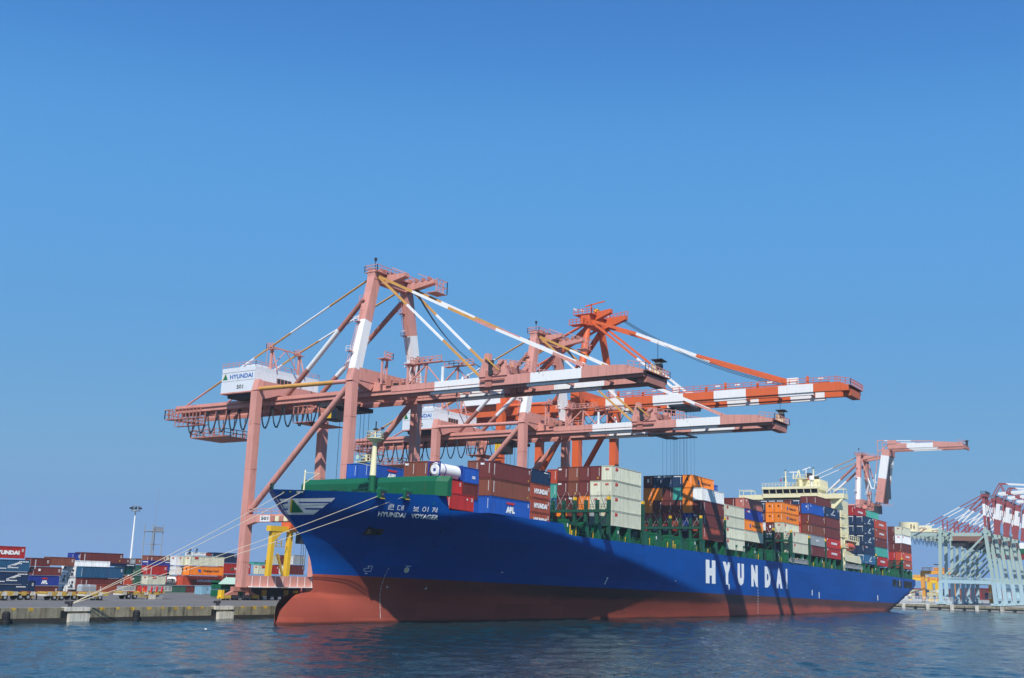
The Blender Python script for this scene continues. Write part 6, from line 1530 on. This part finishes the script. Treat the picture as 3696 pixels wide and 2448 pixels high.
# numbered machine houses on the far cranes
def far_house(crane, u0, u1, vt, vb, d, txt, dome):
    inv = (Matrix.Translation(crane.location) @ Matrix.Rotation(ang,4,'Z') @ Matrix.Scale(SC,4)).inverted()
    a = at_far(*c6b(u0, vb), d); b = at_far(*c6b(u1, vb), d); z1 = at_far(*c6b((u0+u1)/2, vt), d).z; H_ = z1-a.z
    dirv = (b-a); dirv.z = 0; L_ = dirv.length; dirv.normalize(); nn = Vector((dirv.y,-dirv.x,0))
    if nn.dot(Vector((fw.x,fw.y,0))) > 0: nn = -nn
    m = MB()
    if dome: c = a+dirv*L_/2; pts = [c+dirv*(L_/2*cos(2*pi*i/28))+nn*(4.0*sin(2*pi*i/28)) for i in range(28)]
    else: pts = [a, b, b-nn*6, a-nn*6]
    m.prism([tuple(q) for q in pts],(0,0,H_)); m.v = [tuple(inv @ Vector(q)) for q in m.v]; w = m.build("machine_house", CREAM, crane, origin=(0,0,0))
    m = MB()
    if dome:
        for k, ch in enumerate(txt):
            f_ = .56+.15*k; th = math.acos(2*f_-1); q = a+dirv*(L_*f_)+nn*(4.05*sin(th))+Vector((0,0,H_*.30)); put_text(m, ch, q, dirv, (0,0,1), H_*.52, L_*.10, 0, .04)
    else: put_text(m, txt, a+dirv*L_*.25+nn*.05+Vector((0,0,H_*.3)), dirv, (0,0,1), H_*.4, L_*.25, 0, .03)
    m.v = [tuple(inv @ Vector(q)) for q in m.v]; m.build("lettering", paint("weathered_number",(0.22,0.16,0.11),0.7), w, origin=(0,0,0))
FC = [o for o in COL.objects if o.parent is None and o.get("group") == "gantry cranes on the far quay"]
far_house(FC[0],-10,192,533,628,FD*.99,"06",True)
far_house(FC[1],196,325,563,628,FD*1.04,"07",False)
far_house(FC[2],327,440,593,628,FD*1.085,"08",False)

# amber yard gantries, containers, lamp posts, moored ship far behind
def far_rtg(u0, u1, vt, vb, d, mat, label):
    a = at_far(*c6b(u0, vb), d); b = at_far(*c6b(u1, vb), d); z = at_far(*c6b(u0, vt), d).z
    t = thing("yard_crane", (a.x,a.y,FQZ), label, "crane", "amber yard cranes behind the far quay")
    for c in (a, b):
        for off in (0, 9):
            m = MB(); q = Vector((c.x,c.y,FQZ))+nv_*off; m.bar(q, Vector((q.x,q.y,z)), 1.6, 1.2); m.build("leg", mat, t)
    m = MB(); A_, B__ = Vector((a.x,a.y,z)), Vector((b.x,b.y,z))
    for off in (0, 9): m.bar(A_+nv_*off-(B__-A_)*.05, B__+nv_*off, 1.2, 1.5)
    m.rail([A_+Vector((0,0,.8)), B__+Vector((0,0,.8))],1.2,2.5,.12); m.build("top_beam", mat, t)
    m = MB(); q = A_.lerp(B__,.55)+nv_*4; m.box(q.x-2.5,q.x+2.5,q.y-2.5,q.y+2.5,q.z-.5,q.z+2.2); m.build("trolley", paint("amber_trolley",(0.55,0.2,0.06),0.6), t)
far_rtg(242,600,1042,1330,FD*1.12,RTGORANGE,"tall amber yard crane left of the far green cranes")
far_rtg(100,300,1112,1330,FD*1.3,YELLOW,"yellow yard crane farther back left of the amber one")
far_rtg(320,385,1140,1330,FD*1.22,YELLOW,"narrow yellow yard crane behind the amber beam")
far_rtg(590,945,1150,1330,FD*1.16,RTGORANGE,"amber yard crane seen between the far green crane legs")
rr = random.Random(11); FG = "containers stacked on the far quay"
cells = []
for (u0, u1, rows, nc_) in ((40,228,3,5),(262,480,3,6),(870,940,2,2),(985,1030,2,1)):
    for r in range(rows):
        for c in range(nc_): cells.append((u0+(u1-u0)*c/nc_, (u1-u0)/nc_, r, (rows, nc_, u0, c)))
pos_w = {40:"left of the amber crane",262:"right of the amber crane leg",870:"between the far crane legs",985:"behind the second far crane"}
for (u, w, r, (rows, nc_, u0, c)) in cells:
    vb = 1318-r*33; d = FD*1.08
    a = at_far(*c6b(u+1, vb), d); b = at_far(*c6b(u+w-1, vb), d); z1 = at_far(*c6b(u, vb-32), d).z; z0 = at_far(*c6b(u, vb), d).z
    dirv = Vector((b.x-a.x,b.y-a.y,0)); L_ = dirv.length
    col = rr.choice(['cream','cream','cream','white','cream','steel-blue','steel-blue' if r < 2 else 'cream'])
    body, frame = container_mesh(6.06, 2.59)
    o = bpy.data.objects.new("shipping_container", body); o.location = ((a.x+b.x)/2,(a.y+b.y)/2,z0); o.rotation_euler = (0,0,math.atan2(dirv.y,dirv.x)); o.scale = (L_/6.06,1,(z1-z0)/2.59)
    link(o); o.material_slots[0].link = 'OBJECT'; o.material_slots[0].material = CC[col]
    ordw = ['bottom','middle','top'][r] if rows == 3 else ['lower','upper'][r]
    tag(o, f"{col} box, {ordw} row, column {c+1}, far stack {pos_w[u0]}", "container", FG)
for k in range(26):
    u = 60+k*48; d = FD*1.6; a = at_far(*c6b(u, 1300), d); z1 = at_far(*c6b(u, 1200+rr.randint(0,30)), d).z
    col = rr.choice(['dark red','maroon','dark red','navy']); body, frame = container_mesh(12.19, 2.59)
    o = bpy.data.objects.new("shipping_container", body); o.location = (a.x,a.y,FQZ); o.rotation_euler = (0,0,ang+.05); o.scale = (1.55,1,(z1-FQZ)/2.59); link(o)
    o.material_slots[0].link = 'OBJECT'; o.material_slots[0].material = CC[col]
    tag(o, "dark container stack on the hazy horizon behind the far cranes", "container", "dark stacks on the horizon")
for k, (u, vt) in enumerate(((402,965),(1110,760))):
    if k: break
    a = at_far(*c6b(u,1320), FD*1.25); z1 = at_far(*c6b(u,vt), FD*1.25).z
    t = thing("light_mast", (a.x,a.y,FQZ), "thin distant light mast left of the far green cranes", "light mast"); m = MB(); m.tube((a.x,a.y,FQZ),(a.x,a.y,z1),.35,8,0,.2); m.build("pole", STEEL, t)
    m = MB(); q = Vector((a.x,a.y,z1)); m.bar(q-Vector((right.x,right.y,0))*1.8,q+Vector((right.x,right.y,0))*1.8,.5,.5); m.build("floodlight", DARK, t)
# white superstructure and loaded deck of a ship berthed beyond the far cranes
d = FD*1.2; a = at_far(*c6b(1040, 905), d); b = at_far(*c6b(1330, 905), d)
t = thing("container_ship", (a.x,a.y,0), "distant ship with white superstructure glimpsed between far crane legs", "ship")
dirv = Vector((b.x-a.x,b.y-a.y,0)).normalized()
def slab(name, u0, u1, vt, vb, mat):
    A_, B__ = at_far(*c6b(u0, vb), d), at_far(*c6b(u1, vb), d); z1 = at_far(*c6b((u0+u1)/2, vt), d).z; z0 = at_far(*c6b((u0+u1)/2, vb), d).z
    m = MB(); m.prism([(A_.x,A_.y,z0),(B__.x,B__.y,z0),(B__.x+nv_.x*10,B__.y+nv_.y*10,z0),(A_.x+nv_.x*10,A_.y+nv_.y*10,z0)],(0,0,z1-z0)); return m.build(name, mat, t)
slab("superstructure", 1060, 1330, 740, 800, WHITE); slab("bridge_wing", 1040, 1120, 728, 770, WHITE); slab("deck_cargo", 940, 1330, 855, 908, CC['dark red']); slab("hull", 850, 1330, 800, 850, GREEN)
# ------------------------------------------------------------------ harbour haze: one closed box of pale even air round everything
mb = MB(); mb.box(-2500,2500,-2500,2500,-7,92)
hz = bpy.data.materials.new("haze_air"); hz.use_nodes = True
hz.node_tree.nodes.clear()
ho_ = hz.node_tree.nodes.new("ShaderNodeOutputMaterial"); hv = hz.node_tree.nodes.new("ShaderNodeVolumePrincipled")
hv.inputs["Color"].default_value = (0.72, 0.84, 0.97, 1); hv.inputs["Density"].default_value = 0.00016; hv.inputs["Anisotropy"].default_value = 0.1
hz.node_tree.links.new(hv.outputs[0], ho_.inputs["Volume"])
tag(mb.build("haze", hz), kind="stuff")
